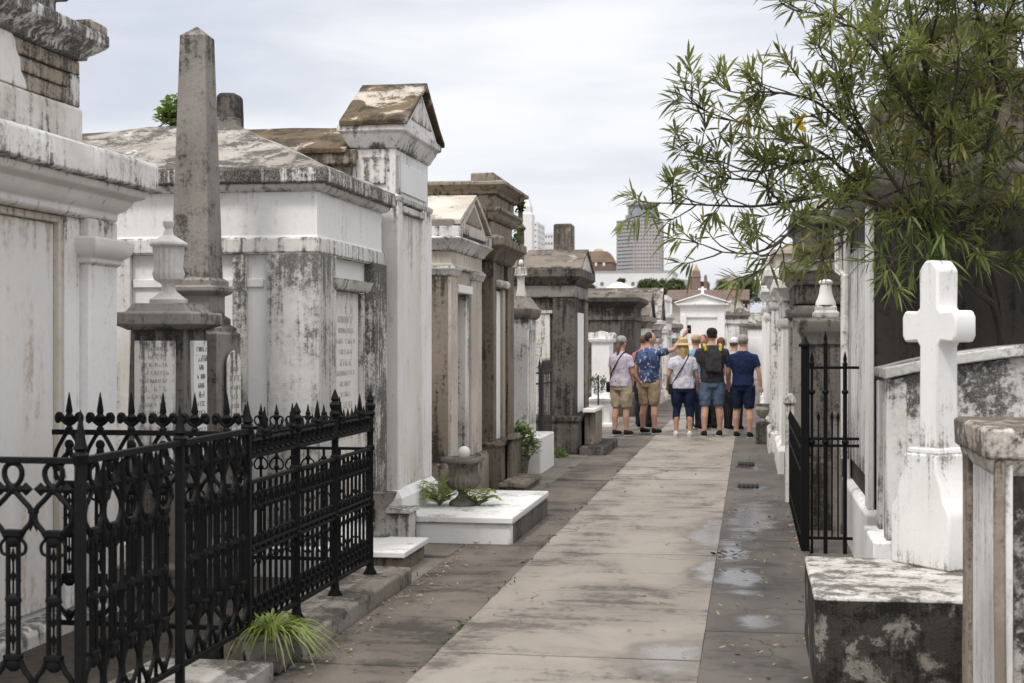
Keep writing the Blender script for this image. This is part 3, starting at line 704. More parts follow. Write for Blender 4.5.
obj('middle_cornice', MB().stack(R, [(-.02, zq(221)), (.02, zq(219)), (.05, zq(216)), (.06, zq(213)), (.10, zq(211)), (.10, zq(208)), (.0, zq(206))]), M['brown'], T, .008, wob=.003)
obj('attic', MB().stack(R, [(.0, zq(207)), (.0, zq(194))]), M['brown'], T, .01)
obj('upper_cornice', MB().stack(R, [(.0, zq(195)), (.04, zq(193.5)), (.05, zq(191)), (.10, zq(189)), (.12, zq(187)), (.16, zq(186)), (.16, zq(182.5)), (.08, zq(181))]), M['brown'], T, .008, wob=.004)
obj('top_block', MB().stack((X - .25, X + .02, Ya(492.5, X), Ya(508, X)), [(0, zq(182)), (0, zq(174)), (-.02, zq(173.3))]), M['brown'], T, .01, wob=.004)
# offering shelf and step before it
T = thing('stone_shelf', 'brown stone offering shelf on an upright at the foot of the triple-corniced tomb', 'stone shelf', (-2.7, 16.6, 0))
obj('shelf_top', MB().box(X + .115, X + .20, 16.25, 16.75, .53, .585), M['brown'], T, .008)
obj('upright', MB().box(X + .115, X + .17, 16.32, 16.7, -.05, .528), M['brown_dark'], T, .008)
T = thing('stone_step', 'low dark stone step between the carved urn and the white cube planter', 'step', (-2.6, 16.0, 0))
xs0, xs1 = Xa(499, 15.7), Xa(527, 15.7)
obj('tread', MB().box(xs0, xs1, 15.65, 16.9, .05, .095), M['brown'], T, .008, wob=.003)
obj('riser', MB().box(xs0 + .03, xs1 - .03, 15.69, 16.86, -.05, .05), M['brown_dark'], T, .006)

# ---- white rendered cube
T = obj('white_planter', MB().stack((-2.97, -2.595, 18.0, 19.3), [(0, -.05), (0, .43), (-.012, .445)]), M['paint'], None, .015)
tag(T, 'plain white rendered oblong planter box beside the bushy fern', 'planter')

# ---- slender monument with a draped figure
X = -2.86; yg = 18.6; k = yg * 1.0
T = thing('figure_monument', 'slender pale monument topped by a white draped figure over a broken pediment', 'grave monument', (Xa(519, yg), yg + .2, 0))
xm = Xa(519, yg); zq = lambda py: Zy(519, py, yg)
obj('pillar', MB().stack((xm - .16, xm + .12, yg, yg + .7), [(.04, -.05), (.04, zq(437)), (0, zq(434)), (0, zq(318))]), M['white_grey'], T, .01)
obj('inset_panel', MB().box(xm + .118, xm + .128, yg + .1, yg + .6, zq(425), zq(330)), M['stained_wash'], T, .004)
obj('pediment', MB().stack((xm - .17, xm + .13, yg - .02, yg + .72), [(0, zq(319)), (.03, zq(317)), (.05, zq(313)), (.06, zq(309)), (.02, zq(306)), (-.04, zq(299)), (-.08, zq(296))]), M['granite'], T, .01, wob=.01)
T = thing('draped_statue', 'small white draped figure standing on the slender monument', 'statue', (xm - .02, yg + .3, zq(297)))
cs = (xm - .02, yg + .3, zq(297.5)); hh = zq(258) - zq(297)
dm = MB().lathe([(.07, 0), (.074, .03), (.055, .1), (.046, hh * .42), (.05, hh * .56), (.064, hh * .72), (.058, hh * .79), (.026, hh * .83), (.022, hh * .86)], cs, 18, 1, .8, flute=1, fl=.12)
for s_ in (-1, 1): dm.tube([(cs[0] + s_ * .055, cs[1], cs[2] + hh * .76), (cs[0] + s_ * .07, cs[1] - .02, cs[2] + hh * .6), (cs[0] + s_ * .01, cs[1] - .06, cs[2] + hh * .58)], [.02, .018, .014], 8)
obj('drapery', dm, M['white_grey'], T)
obj('head', MB().ball((cs[0], cs[1], cs[2] + hh * .92), .033, .036, .045), M['paint'], T)
# ivy-grown finials on the skyline behind
T = obj('roof_finial', MB().lathe([(.05, -.2), (.05, 2.7), (.025, 2.74), (.055, 2.85), (.05, 3.0), (.08, 3.04), (.03, 3.10), (.035, 3.3), (.055, 3.36), (.05, 3.44), (.0, 3.5)], (Xa(520.5, 19.5), 19.5, 0.15), 12), M['dark_grey'])
tag(T, 'thin dark stone finial rising behind the triple-corniced tomb', 'finial')
# ---- dark gabled tomb with a low pediment
X = -2.55; y0, y1 = Ya(574, X), Ya(587, X); ym = (y0 + y1) / 2
T = thing('dark_gabled_tomb', 'dark grey tomb with a weathered low gable, white facade slab and a mould-stained side tablet', 'tomb', (-3.6, ym, 0))
R = (-5.2, X, y0, y1); zq = lambda py: Zx(574, py, X)
obj('plinth', MB().stack(R, [(.07, -.05), (.07, zq(423)), (.10, zq(421)), (.10, zq(417)), (0, zq(415))]), M['dark_grey'], T, .012)
obj('wall', MB().stack(R, [(-.04, .1), (-.04, zq(285))]), M['dark_grey'], T, .01)
obj('corner_pier', MB().stack((Xa(553, y0), X + .01, y0 - .02, y0 + .5), [(0, .4), (0, zq(298))]), M['dark_grey'], T, .01)
obj('side_tablet', MB().box(Xa(531, y0), Xa(550, y0), y0 + .0, y0 + .06, .5, zq(314)), M['stained_wash'], T, .006)
obj('tablet_frame', MB().box(Xa(528, y0), Xa(552.5, y0), y0 - .012, y0 + .06, zq(313.6), zq(310)), M['white_grey'], T, .006)
obj('facade_slab', fb(X, 1, -.05, .012, Ya(577, X), Ya(583, X), zq(414), zq(312)), M['paint'], T, .004)
obj('end_pilaster', fb(X, 1, -.05, .02, Ya(584, X), y1, zq(414), zq(300)), M['brown'], T, .006)
obj('frieze', MB().stack(R, [(-.01, zq(298)), (.015, zq(297)), (.015, zq(286)), (0, zq(285))]), M['granite'], T, .008)
obj('cornice', MB().stack(R, [(0, zq(286)), (.03, zq(284)), (.05, zq(281)), (.10, zq(278)), (.12, zq(277)), (.12, zq(269)), (.05, zq(268))]), M['dark_grey'], T, .01, wob=.006)
gh = Zx(583, 253, X) - zq(269)
obj('roof', gable_roof(-5.2, X - .75, y0 - .02, y1, zq(269), gh - .04, .04), M['dark_roof'], T, .01, wob=.012)
pd = gable_x(X - .7, X + .09, y0 - .05, y1 + .05, zq(269), gh); obj('pediment', pd, M['white_grey'], T, .006)
obj('gable_roof', gable_roof(X - .8, X + .12, y0 - .1, y1 + .1, zq(270), gh + .01, .04), M['dark_roof'], T, .01, wob=.012)
T = thing('stone_pillar', 'broad weathered square stone pillar standing up behind the dark gabled tomb', 'grave pillar', (Xa(564, 25), 25.2, 0))
a, b_ = Xa(553.5, 25), Xa(572, 25)
obj('shaft', MB().stack((a, b_, 25, 25.4), [(.12, -.05), (.12, 2.4), (0, 2.5), (0, Zy(564, 225, 25)), (-.02, Zy(564, 223.5, 25))]), weather('pillar_stone', (.25, .215, .18), (.05, .043, .036), .55, .5, 1.4, tint=(.17, .145, .12), seed=61, patch=(.5, .47, .43), patch_t=.57), T, .008, wob=.004)
# table in front
T = thing('stone_table', 'small white-topped stone table at the foot of the dark gabled tomb', 'stone table', (-2.4, 22.0, 0))
obj('table_top', MB().box(X + .11, Xa(597, 21.6), 21.3, 22.6, .60, .655), M['paint'], T, .008)
obj('upright', MB().box(X + .115, X + .29, 21.5, 22.4, .06, .598), M['brown'], T, .008)
T = tag(obj('stone_step', MB().stack((X + .105, Xa(606, 21.0), 20.95, 22.9), [(0, -.05), (0, .11), (-.012, .12)]), M['dark_grey'], None, .01), 'dark stone step under the white-topped stone table', 'step')

# ---- low dark tomb beyond
X = -2.53; y0 = 32.0; y1 = 34.2
zq = lambda py: Zy(634, py, y0)
T = thing('dark_flat_tomb', 'long low blackened tomb with a brown ragged roof behind the woman in khaki shorts', 'tomb', (-4, 33, 0))
R = (-5.6, X, y0, y1)
obj('wall', MB().stack(R, [(.1, -.05), (.1, .5), (0, .55), (0, zq(305))]), M['dark_grey'], T, .01)
for a, b_ in ((X - .3, X + .02), (-5.5, -5.2)): obj('pilaster', MB().box(a, b_, y0 - .03, y0 + .3, .5, zq(319)), M['black_stone'], T, .01)
obj('architrave', MB().stack(R, [(0, zq(321)), (.04, zq(320)), (.04, zq(317)), (0, zq(316))]), M['dark_grey'], T, .008)
obj('cornice', MB().stack(R, [(0, zq(308)), (.06, zq(305)), (.12, zq(303)), (.16, zq(302)), (.16, zq(298)), (.1, zq(297))]), M['black_stone'], T, .01)
obj('roof', MB().stack(R, [(.12, zq(297.5)), (.0, zq(292)), (-.5, zq(290))]), M['dark_roof'], T, wob=.03)

# ---- white plot monument with scrollwork (px 585-616)
yj = 28.5
T = thing('scroll_monument', 'small white square monument with a scrolled top and dark potted plants at its foot', 'grave monument', (Xa(600, yj), yj + .4, 0))
zq = lambda py: Zy(600, py, yj)
a, b_ = Xa(589, yj), Xa(611, yj)
obj('base', MB().stack((a, b_, yj - .35, yj + .9), [(.06, -.05), (.06, .05), (.0, .06), (0, zq(402)), (.03, zq(401)), (.03, zq(398))]), M['paint'], T, .01)
obj('shaft', MB().stack((a + .05, b_ - .02, yj, yj + .7), [(0, .3), (0, zq(343)), (.04, zq(342)), (.06, zq(340)), (.06, zq(338))]), M['paint'], T, .01)
sc_ = MB(); xm_ = (a + b_) / 2; zz = zq(338.3)
sc_.prism([(xm_ - .24, zz), (xm_ + .26, zz), (xm_ + .25, zz + .07), (xm_ + .16, zz + .06), (xm_ + .10, zz + .12), (xm_, zz + .15), (xm_ - .10, zz + .12), (xm_ - .15, zz + .06), (xm_ - .23, zz + .08)], 'y', yj + .05, yj + .6)
for s_ in (-1, 1): sc_.tube([(xm_ + s_ * .21, yj + .02, zz + .06), (xm_ + s_ * .21, yj + .63, zz + .06)], .06, 10)
obj('scroll_top', sc_, M['white_grey'], T)
T = thing('iron_cross_posts', 'pair of thin rusty iron posts with a rail beside the small white scrolled monument', 'iron posts', (Xa(590, yj - .5), yj - .5, 0))
xp = Xa(588, yj - .5)
for dx in (0, .2): obj('post', MB().tube([(xp + dx, yj - .5, -.05), (xp + dx, yj - .5, 1.0)], .018, 6), M['iron_grey'], T)
obj('rail', MB().tube([(xp, yj - .5, .92), (xp + .2, yj - .5, .92)], .012, 6), M['iron_grey'], T)

# ------------------------------------------------------------------ generic row tombs
def row_tomb(name, label, X, s, y0, y1, depth, hw, roof, wall, trim, roofm, slab='paint', group=None, gh=.4, pl=.3, cs=1.0):
    ym = (y0 + y1) / 2
    T = thing(name, label, 'tomb', (X - s * depth / 2, ym, 0), 0, group)
    R = rectx(X, s, depth, y0, y1)
    obj('plinth', MB().stack(R, [(.08, -.05), (.08, pl), (.03, pl + .05)]), M[trim], T, .012)
    obj('wall', MB().stack(R, [(-.05, .1), (-.05, hw - .02)]), M[wall], T, .01)
    pw_ = min(.3, (y1 - y0) * .18)
    for a, b_ in ((y0 - .004, y0 + pw_), (y1 - pw_, y1 + .004)):
        p = obj('pilaster', fb(X, s, -.3, .03, a, b_, pl, hw - .22), M[trim], T, .01)
        obj('capital', MB().stack((min(X - s * .3, X + s * .03), max(X - s * .3, X + s * .03), a, b_), [(0, hw - .34), (.03, hw - .30), (.04, hw - .24), (.04, hw - .215)]), M[trim], p, .006)
    obj('marble_slab', fb(X, s, -.07, -.02, y0 + pw_ + .12, y1 - pw_ - .12, pl + .1, hw - .45), M[slab], T, .004)
    obj('slab_lintel', fb(X, s, -.07, .02, y0 + pw_ + .05, y1 - pw_ - .05, hw - .445, hw - .37), M[trim], T, .006)
    obj('entablature', MB().stack(R, [(0, hw - .21), (.02, hw - .2), (.02, hw)]), M[wall], T, .008)
    obj('cornice', corn(R, hw - .005, CORNICE, cs), M[trim], T, .008, wob=.004)
    zt = hw + .26 * cs; o = .12 * cs
    if roof == 'gable':
        obj('pediment', gable_x(X - s * .3, X + s * .05, y0 - o * .6, y1 + o * .6, zt, gh), M[wall], T)
        a, b_ = sorted((X + s * o, X - s * depth)); obj('roof', gable_roof(a, b_, y0 - o, y1 + o, zt - .01, gh, .05), M[roofm], T, .008, wob=.008)
    elif roof == 'hip':
        obj('roof', MB().stack(R, [(o, zt), (o, zt + .03), (-min(depth, y1 - y0) * .45, zt + gh)]), M[roofm], T, wob=.01)
    elif roof == 'parapet':
        obj('parapet', MB().stack(R, [(-.02, zt), (-.02, zt + gh * .7), (.04, zt + gh * .75), (.04, zt + gh)]), M[wall], T, .01, wob=.004)
        obj('roof', MB().stack(R, [(-.05, zt + gh - .01), (-.25, zt + gh + .12)]), M[roofm], T, wob=.01)
    return T

# further along the same side
G_ = None
row_tomb('pale_tomb', 'pale grey tomb with steep mossy gable just past the long blackened tomb', -2.50, 1, 35.0, 37.2, 2.4, 1.98, 'gable', 'white_grey', 'granite', 'dark_roof', gh=.62)
row_tomb('pale_tomb', 'narrow weathered tomb with peaked gable between the steep mossy gable and the flat white tomb', -2.42, 1, 38.2, 40.2, 2.4, 1.95, 'gable', 'granite', 'white_grey', 'slate_roof', gh=.85)
row_tomb('flat_white_tomb', 'flat-topped white tomb with grey cornice behind the raised arm of the man in patterned shirt', -2.45, 1, 43.0, 45.6, 2.2, 2.2, 'parapet', 'paint', 'white_grey', 'slate_roof', gh=.55)
row_tomb('small_grey_tomb', 'small grey tomb tucked between the flat-topped white tomb and the white temple front', -2.42, 1, 48.5, 50.5, 2.0, 1.95, 'hip', 'white_grey', 'granite', 'slate_roof', gh=.5)

# ---- the white temple front that closes the view, facing the viewer
Y = 58.0
T = thing('temple_tomb', "bright white temple-fronted tomb with low pediment and small cross at the alley's far end", 'tomb', (-1.85, 59, 0))
xl, xr = Xa(681, Y), Xa(724, Y); xm = (xl + xr) / 2; zq = lambda py: Zy(702, py, Y)
obj('wall', MB().box(xl, xr, Y, Y + 2.4, -.05, zq(306)), M['paint'], T, .015)
for a, b_ in ((xl - .02, Xa(686.5, Y)), (Xa(717.5, Y), xr + .02)): obj('pilaster', MB().box(a, b_, Y - .1, Y + .2, -.05, zq(315)), M['paint'], T, .01)
obj('lintel', MB().box(Xa(686.6, Y), Xa(717.4, Y), Y - .07, Y + .2, zq(317.5), zq(315)), M['paint'], T, .008)
obj('entablature', MB().stack((xl, xr, Y, Y + 2.4), [(.02, zq(315)), (.03, zq(314)), (.03, zq(308)), (.12, zq(306)), (.2, zq(305)), (.2, zq(303.5))]), M['paint'], T, .01)
obj('pediment', MB().prism([(xl - .18, zq(303.6)), (xr + .18, zq(303.6)), (xm, zq(295))], 'y', Y - .12, Y + 2.3), M['paint'], T)
obj('roof', MB().prism([(xl - .26, zq(303.4)), (xl - .26, zq(302)), (xm, zq(293.3)), (xr + .26, zq(302)), (xr + .26, zq(303.4)), (xm, zq(295))], 'y', Y - .22, Y + 2.4), M['paint'], T, .01)
cr = MB(); cr.box(xm - .05, xm + .05, Y + .1, Y + .2, zq(294), zq(286.5)); cr.box(xm - .17, xm + .17, Y + .105, Y + .195, zq(289.6), zq(288.4)); obj('roof_cross', cr, M['paint'], T)
row_tomb('grey_roofed_tomb', 'small grey-roofed tomb past the white temple front, above the man in the navy polo', Xa(747, 62), 1, 62, 65, 1.1, 2.6, 'hip', 'white_grey', 'granite', 'slate_roof', gh=.7)

# ---- red-roofed cemetery house behind the temple
Y = 80
T = thing('tiled_house', 'long low house with a rust-brown tiled roof behind the white temple front', 'house', (Xa(700, Y), Y + 4, 0))
xl, xr = Xa(672, Y), Xa(742, Y); zq = lambda py: Zy(700, py, Y)
obj('wall', MB().box(xl, xr, Y, Y + 7, -.05, zq(300)), plain('house_wall', (.5, .45, .4)), T, .02)
m_, nt, bs = newmat('rust_tiles'); g = N(nt, 'ShaderNodeNewGeometry'); n_ = noise_n(nt, g.outputs['Position'], 3, 6, .7)
nt.links.new(mix_n(nt, smooth_n(nt, n_, .35, .65), (.088, .052, .041), (.145, .09, .07)), bs.inputs['Base Color']); bs.inputs['Roughness'].default_value = .9
M['rust'] = m_
obj('roof', MB().prism([(Y - .4, zq(301)), (Y - .4, zq(300)), (Y + 3.5, zq(287.5)), (Y + 7.4, zq(300)), (Y + 7.4, zq(301)), (Y + 3.5, zq(289))], 'x', xl - .4, xr + .4), M['rust'], T)
obj('chimney', MB().stack((Xa(731.5, Y), Xa(735.5, Y), Y + 1, Y + 1.6), [(0, 3.2), (0, zq(289)), (.06, zq(288.6)), (.06, zq(286.5))]), plain('pink_brick', (.40, .26, .21)), T, .02)

# ================================================================== the right-hand row
# ---- near tomb cut by the frame
X = .915; y0, y1 = 3.2, 6.42
zt = 1.315
T = thing('weathered_tomb', 'small weathered tomb with stained stone cap and grey-veined slab, next to the oblong box grave', 'tomb', (1.6, 4.6, 0))
yc = 5.70
R = (X, 2.6, yc, y1)
obj('wall', MB().stack((X + .03, 2.6, yc, y1 - .01), [(0, -.05), (0, 1.2)]), weather('blotched_side', (.46, .435, .405), (.028, .024, .02), .74, .20, 1.5, tint=(.30, .275, .25), seed=51, bump=.8, patch=(.028, .025, .021), patch_t=.47), T, .012, wob=.006)
obj('marble_slab', MB().box(X - .004, X + .06, Ya(996.5, X), Ya(974, X), .0, 1.19), weather('veined_slab', (.76, .745, .725), (.20, .19, .18), .46, .65, 1.6, rough=.55, bump=.1, tint=(.47, .455, .44), seed=52), T, .004)
for a, b_, d_, e_ in ((Ya(973.5, X), y1, .02, .2), (yc - .006, Ya(997, X), .008, .034)): obj('pilaster', MB().box(X - d_, X + e_, a, b_, -.05, 1.205), weather('dark_pilaster', (.34, .29, .24), (.05, .04, .03), .6, .6, 1.8, tint=(.2, .165, .13), seed=81), T, .008, wob=.003)
obj('neck_moulding', MB().stack(R, [(-.02, 1.13), (.004, 1.145), (.018, 1.17), (.03, 1.21)]), M['cap_brown'], T, .008, wob=.004)
obj('cap', MB().stack(R, [(.03, 1.205), (.045, 1.213), (.05, zt), (.03, zt + .012)]), weather('worn_cap', (.66, .62, .57), (.055, .04, .03), .74, .25, 1.8, tint=(.40, .34, .28), seed=53, bump=.8), T, .006, wob=.006)

# ---- box grave
T = thing('box_grave', 'oblong box grave with worn white top and moss-blackened side next to the wet gutter', 'grave', (.65, 7.6, 0))
B0, B1 = 6.95, 8.24
obj('side_wall', MB().stack((.30, 1.7, B0, B1), [(0, -.05), (0, .438)]), M['box_side'], T, .012, wob=.006)
obj('top', MB().stack((.298, 1.7, B0 - .002, B1 + .002), [(0, .432), (0, .446), (-.01, .455)]), M['box_top'], T, .01, wob=.005)

# ---- the white cross
th = math.radians(-52)
cl_ = at(937, 561, 7.93)
T = thing('white_cross', 'thick whitewashed stone cross on a tapered pedestal standing at the back of the box grave', 'cross', (.995, 8.02, .455), th)
W = .215; D = .14
pb = MB()
pb.prism([(-W, 0), (W, 0), (W, .27), (W * .95, .31), (W * .80, .36), (W * .72, .44), (W * .56, .51), (W * .54, .60), (-W * .54, .60), (-W * .56, .51), (-W * .72, .44), (-W * .80, .36), (-W * .95, .31), (-W, .27)], 'y', -D, D)
XW = weather('cross_whitewash', (.82, .81, .79), (.15, .135, .115), .33, .55, 2.6, tint=(.75, .735, .71), seed=75, fine=.10, bump=.15, mx=.8, edge=.12)
obj('pedestal', pb, XW, T, .012, local=True)
ft = MB(); ft.prism([(-W * .50, .598), (W * .50, .598), (W * .46, .632), (-W * .46, .632)], 'y', -D * .9, D * .9); obj('collar', ft, XW, T, .01, local=True)
cs_ = MB(); hs = .070; c2 = .02; ya_, za_, L = 1.275, 0, .195
o_ = [(-hs, .62), (hs, .62), (hs * .94, ya_ - .105), (hs + .02, ya_ - .078), (L - c2, ya_ - .085), (L, ya_ - .05), (L, ya_ + .05), (L - c2, ya_ + .085), (hs + .02, ya_ + .08), (hs * .95, ya_ + .10),
      (hs, ya_ + .30), (hs - .045, ya_ + .352), (-hs + .045, ya_ + .352), (-hs, ya_ + .30), (-hs * .95, ya_ + .10), (-hs - .02, ya_ + .08), (-L + c2, ya_ + .085), (-L, ya_ + .05), (-L, ya_ - .05), (-L + c2, ya_ - .085), (-hs - .02, ya_ - .078), (-hs * .94, ya_ - .105)]
cs_.prism(o_, 'y', -.075, .075); obj('cross_body', cs_, XW, T, .012, local=True)

# ---- low white vault behind the cross
X = .83; y0, y1 = 8.98, 9.66
zq = lambda py: Zy(885, py, y0)
T = thing('low_vault', 'low greyed white vault with a curved top and black mould patches behind the whitewashed cross', 'tomb', (1.6, 9.3, 0))
xr = 2.9
obj('plinth', MB().stack((X - .10, xr, y0 - .04, y1 + .06), [(0, -.05), (0, .44), (-.01, .45)]), M['paint'], T, .012)
pr = []
for i in range(17):
    t = i / 16; pr.append((X + .02 + (xr - X - .02) * t, 1.42 + .15 * math.sin(PI * t) ** .8))
obj('wall', MB().prism([(X + .02, .4)] + pr + [(xr, .4)], 'y', y0, y1), weather('mould_patched', (.70, .685, .66), (.04, .037, .033), .60, .12, 1.5, tint=(.46, .44, .42), seed=55, bump=.5, patch=(.07, .064, .058), patch_t=.60), T, .008)
obj('front_slab', MB().box(X + .005, X + .05, y0 + .2, y1 - .16, .45, 1.26), M['marble'], T, .004)
for a, b_ in ((y0 - .006, y0 + .16), (y1 - .13, y1 + .006)): obj('pilaster', MB().box(X - .02, X + .1, a, b_, .448, 1.40), M['white_grey'], T, .008)
cp = [(p[0] + (-.05 if k == 0 else 0), p[1] + .002) for k, p in enumerate(pr)]
obj('curved_coping', MB().prism(cp + [(p[0], p[1] + .065) for p in reversed(cp)], 'y', y0 - .04, y1 + .04), weather('grey_vault_top', (.66, .645, .615), (.05, .046, .042), .62, .1, 1.8, tint=(.45, .43, .40), seed=56), T, .008, wob=.005)

# ---- the great blackened tomb behind the oleander
X = .84; y0, y1 = 10.35, Ya(847, .84)
zq = lambda py: Zy(868, py, y0)
T = thing('blackened_tomb', 'huge blackened tomb with white-edged facade and brown stepped attic behind the oleander', 'tomb', (2.5, 11.2, 0))
R = (X, 4.6, y0, y1)
obj('plinth', MB().stack(R, [(.05, -.05), (.05, .45), (.02, .48)]), M['paint'], T, .012)
obj('wall', MB().stack(R, [(-.02, .4), (-.02, zq(205))]), M['black_stone'], T, .01)
zsl = zq(195)
for a, b_ in ((y0 - .008, y0 + .28), (y1 - .32, y1 + .008)): obj('pilaster', MB().box(X - .03, X + .012, a, b_, .475, zq(205)), M['white'], T, .01)
obj('front_slab', MB().box(X - .0, X + .03, y0 + .34, y1 - .38, .66, zq(235)), M['white_grey'], T, .006)
obj('downpipe', MB().tube([(X - .05, y1 - .5, .66), (X - .05, y1 - .5, zq(262)), (X - .09, y1 - .34, zq(255)), (X - .09, y1 - .3, zq(205))], .035, 8), M['white_grey'], T)
obj('cornice', MB().stack(R, [(-.01, zq(206)), (.03, zq(203)), (.05, zq(198)), (.12, zq(190)), (.14, zq(187)), (.14, zq(172)), (.02, zq(165))]), M['granite'], T, .012, wob=.008)
A2 = (X + .24, 4.4, y0 + .15, y1 - .15)
obj('attic', MB().stack(A2, [(0, zq(168)), (0, zq(92)), (.04, zq(90)), (.04, zq(84)), (.10, zq(80)), (.10, zq(72)), (.02, zq(68))]), M['brown'], T, .012, wob=.008)
obj('upper_block', MB().stack((X + .42, 1.85, y0 + .25, y1 - .3), [(0, zq(70)), (0, zq(25)), (.05, zq(22)), (.05, zq(14)), (-.05, zq(8))]), M['brown'], T, .012, wob=.008)
obj('side_block', MB().stack((2.15, 4.2, y0 + .25, y1 - .3), [(0, zq(70)), (0, zq(48)), (.05, zq(46)), (.05, zq(38)), (-.08, zq(33))]), M['brown'], T, .012, wob=.008)

# ---- pale tomb behind the iron gate, backdrop to the finial monument
row_tomb('corniced_grey_tomb', 'grey stone tomb with projecting cornice behind the monument with the white finial', .49, -1, 15.9, 17.9, 2.6, 2.25, 'parapet', 'dark_grey', 'granite', 'brown', slab='paint', gh=.55)

# ---- dark monument with a white finial
ym = 13.1
T = thing('finial_monument', 'dark square stone monument behind the iron gate, topped by a white bell-shaped finial', 'grave monument', (Xa(825, ym), ym + .3, 0))
xl, xr = Xa(806, ym), Xa(849, ym); zq = lambda py: Zy(825, py, ym)
R = (xl, xr, ym, ym + .45)
obj('base', MB().stack(R, [(.08, -.05), (.08, zq(462)), (.04, zq(458)), (.02, zq(456))]), M['dark_grey'], T, .012)
obj('shaft', MB().stack(R, [(0, .4), (0, zq(345))]), M['dark_granite'], T, .01)
for a in (xl - .01, xr - .05): obj('side_strip', MB().box(a, a + .06, ym - .02, ym + .1, zq(456), zq(346)), M['dark_grey'], T, .006)
obj('cap', MB().stack(R, [(-.01, zq(347)), (.02, zq(344)), (.03, zq(337)), (.05, zq(333)), (.06, zq(331)), (.06, zq(321)), (.03, zq(319)), (-.06, zq(317))]), M['dark_granite'], T, .008, wob=.003)
fc = (Xa(827, ym), ym + .22, zq(317.5))
obj('finial_base', MB().stack((fc[0] - .115, fc[0] + .115, fc[1] - .1, fc[1] + .1), [(0, fc[2]), (0, fc[2] + .05), (-.02, fc[2] + .06), (-.02, fc[2] + .10), (-.05, fc[2] + .12)]), M['white_grey'], T, .008)
obj('finial', MB().lathe([(.092, .115), (.088, .14), (.07, .18), (.058, .22), (.052, .27), (.05, .30), (.062, .312), (.062, .328), (.035, .345)], fc, 20), M['paint'], T)
# little white crosses standing inside the plot
T = thing('leaning_tablet', 'narrow pale marble tablet leaning on the monument behind the iron gate', 'tablet', (Xa(837, 12.85), 12.85, 0))
xc = Xa(836, 12.85)
obj('slab', MB().prism([(xc - .035, -.02), (xc + .05, -.02), (xc + .045, 1.08), (xc + .02, 1.15), (xc - .02, 1.10)], 'y', 12.8, 12.86), M['granite'], T, .006)

# ---- slab-fronted tomb and piers further down on that side
row_tomb('slab_tomb', 'narrow white-slabbed tomb just past the iron gate and its low side rail', .42, -1, 18.3, 20.6, .0 + 2.0, 2.15, 'hip', 'white_grey', 'white', 'slate_roof', gh=.4)
T = row_tomb('piered_tomb', 'tan-sided tomb with white corner pier behind the man in the navy polo', .345, -1, 21.7, 24.2, 2.2, 2.45, 'parapet', 'tan', 'white_grey', 'brown', gh=.3)
row_tomb('piered_tomb', 'white tomb with pale pilasters next to the tan-sided tomb, farther along', .33, -1, 25.6, 28.4, 2.2, 2.35, 'gable', 'white_grey', 'paint', 'slate_roof', gh=.5)
row_tomb('piered_tomb', 'white tomb under a grey gable beyond the one with pale pilasters', .31, -1, 30.0, 33.0, 2.2, 2.6, 'parapet', 'paint', 'white', 'slate_roof', gh=.45)
row_tomb('piered_tomb', 'farthest white tomb of the row across from the flat-topped white tomb', .35, -1, 36.0, 40.0, 2.2, 2.7, 'gable', 'white_grey', 'paint', 'slate_roof', gh=.5)
row_tomb('piered_tomb', 'brown-topped tomb at the very end of the row near the temple front', .55, -1, 44.0, 50.0, 2.2, 2.6, 'parapet', 'tan', 'white_grey', 'brown', gh=.6)
# urn on a block beside the row
uc = (.20, 23.6, 0)
T = thing('stone_vase', 'dark stone vase on a square block near the man in the navy polo', 'vase', uc)
obj('block', MB().stack((uc[0] - .11, uc[0] + .12, 23.48, 23.72), [(0, -.02), (0, .34), (-.03, .36)]), M['dark_grey'], T, .01)
obj('vase', MB().lathe([(.06, .36), (.065, .39), (.04, .42), (.09, .49), (.115, .56), (.10, .61), (.12, .65), (.09, .655)], uc, 18), M['urn_stone'], T)

Y = 66
T = thing('small_front_tomb', "small pale flat-fronted tomb at the gutter's far end behind the man in the navy polo", 'tomb', (.2, 67, 0))
R = (-.55, 1.25, Y, Y + 2)
obj('wall', MB().stack(R, [(.05, -.05), (.05, .3), (0, .32), (0, 2.2)]), M['paint'], T, .01)
obj('cornice', corn(R, 2.19, CORNICE), M['granite'], T, .008)
obj('front_slab', MB().box(-.1, .8, Y - .03, Y + .1, .4, 1.8), M['paint'], T, .006)
obj('roof', MB().stack(R, [(.1, 2.45), (-.5, 2.95)]), M['slate_roof'], T)
# ------------------------------------------------------------------ cast-iron work
IR = M['iron']
def diamond(mb, c, rx, ry, rz):
    x, y, z = c
    mb.add([(x - rx, y, z), (x, y - ry, z), (x + rx, y, z), (x, y + ry, z), (x, y, z - rz), (x, y, z + rz)],
           [(0, 1, 5), (1, 2, 5), (2, 3, 5), (3, 0, 5), (1, 0, 4), (2, 1, 4), (3, 2, 4), (0, 3, 4)])
def bez(p, n=10):
    """Catmull-Rom through the points"""
    P = [Vector(q) for q in p]; P = [P[0] * 2 - P[1]] + P + [P[-1] * 2 - P[-2]]; out = []
    for i in range(1, len(P) - 2):
        for k in range(n):
            t = k / n; a, b, c, d = P[i - 1:i + 3]
            out.append(.5 * ((2 * b) + (c - a) * t + (2 * a - 5 * b + 4 * c - d) * t * t + (3 * b - a - 3 * c + d) * t ** 3))
    out.append(P[-2]); return out
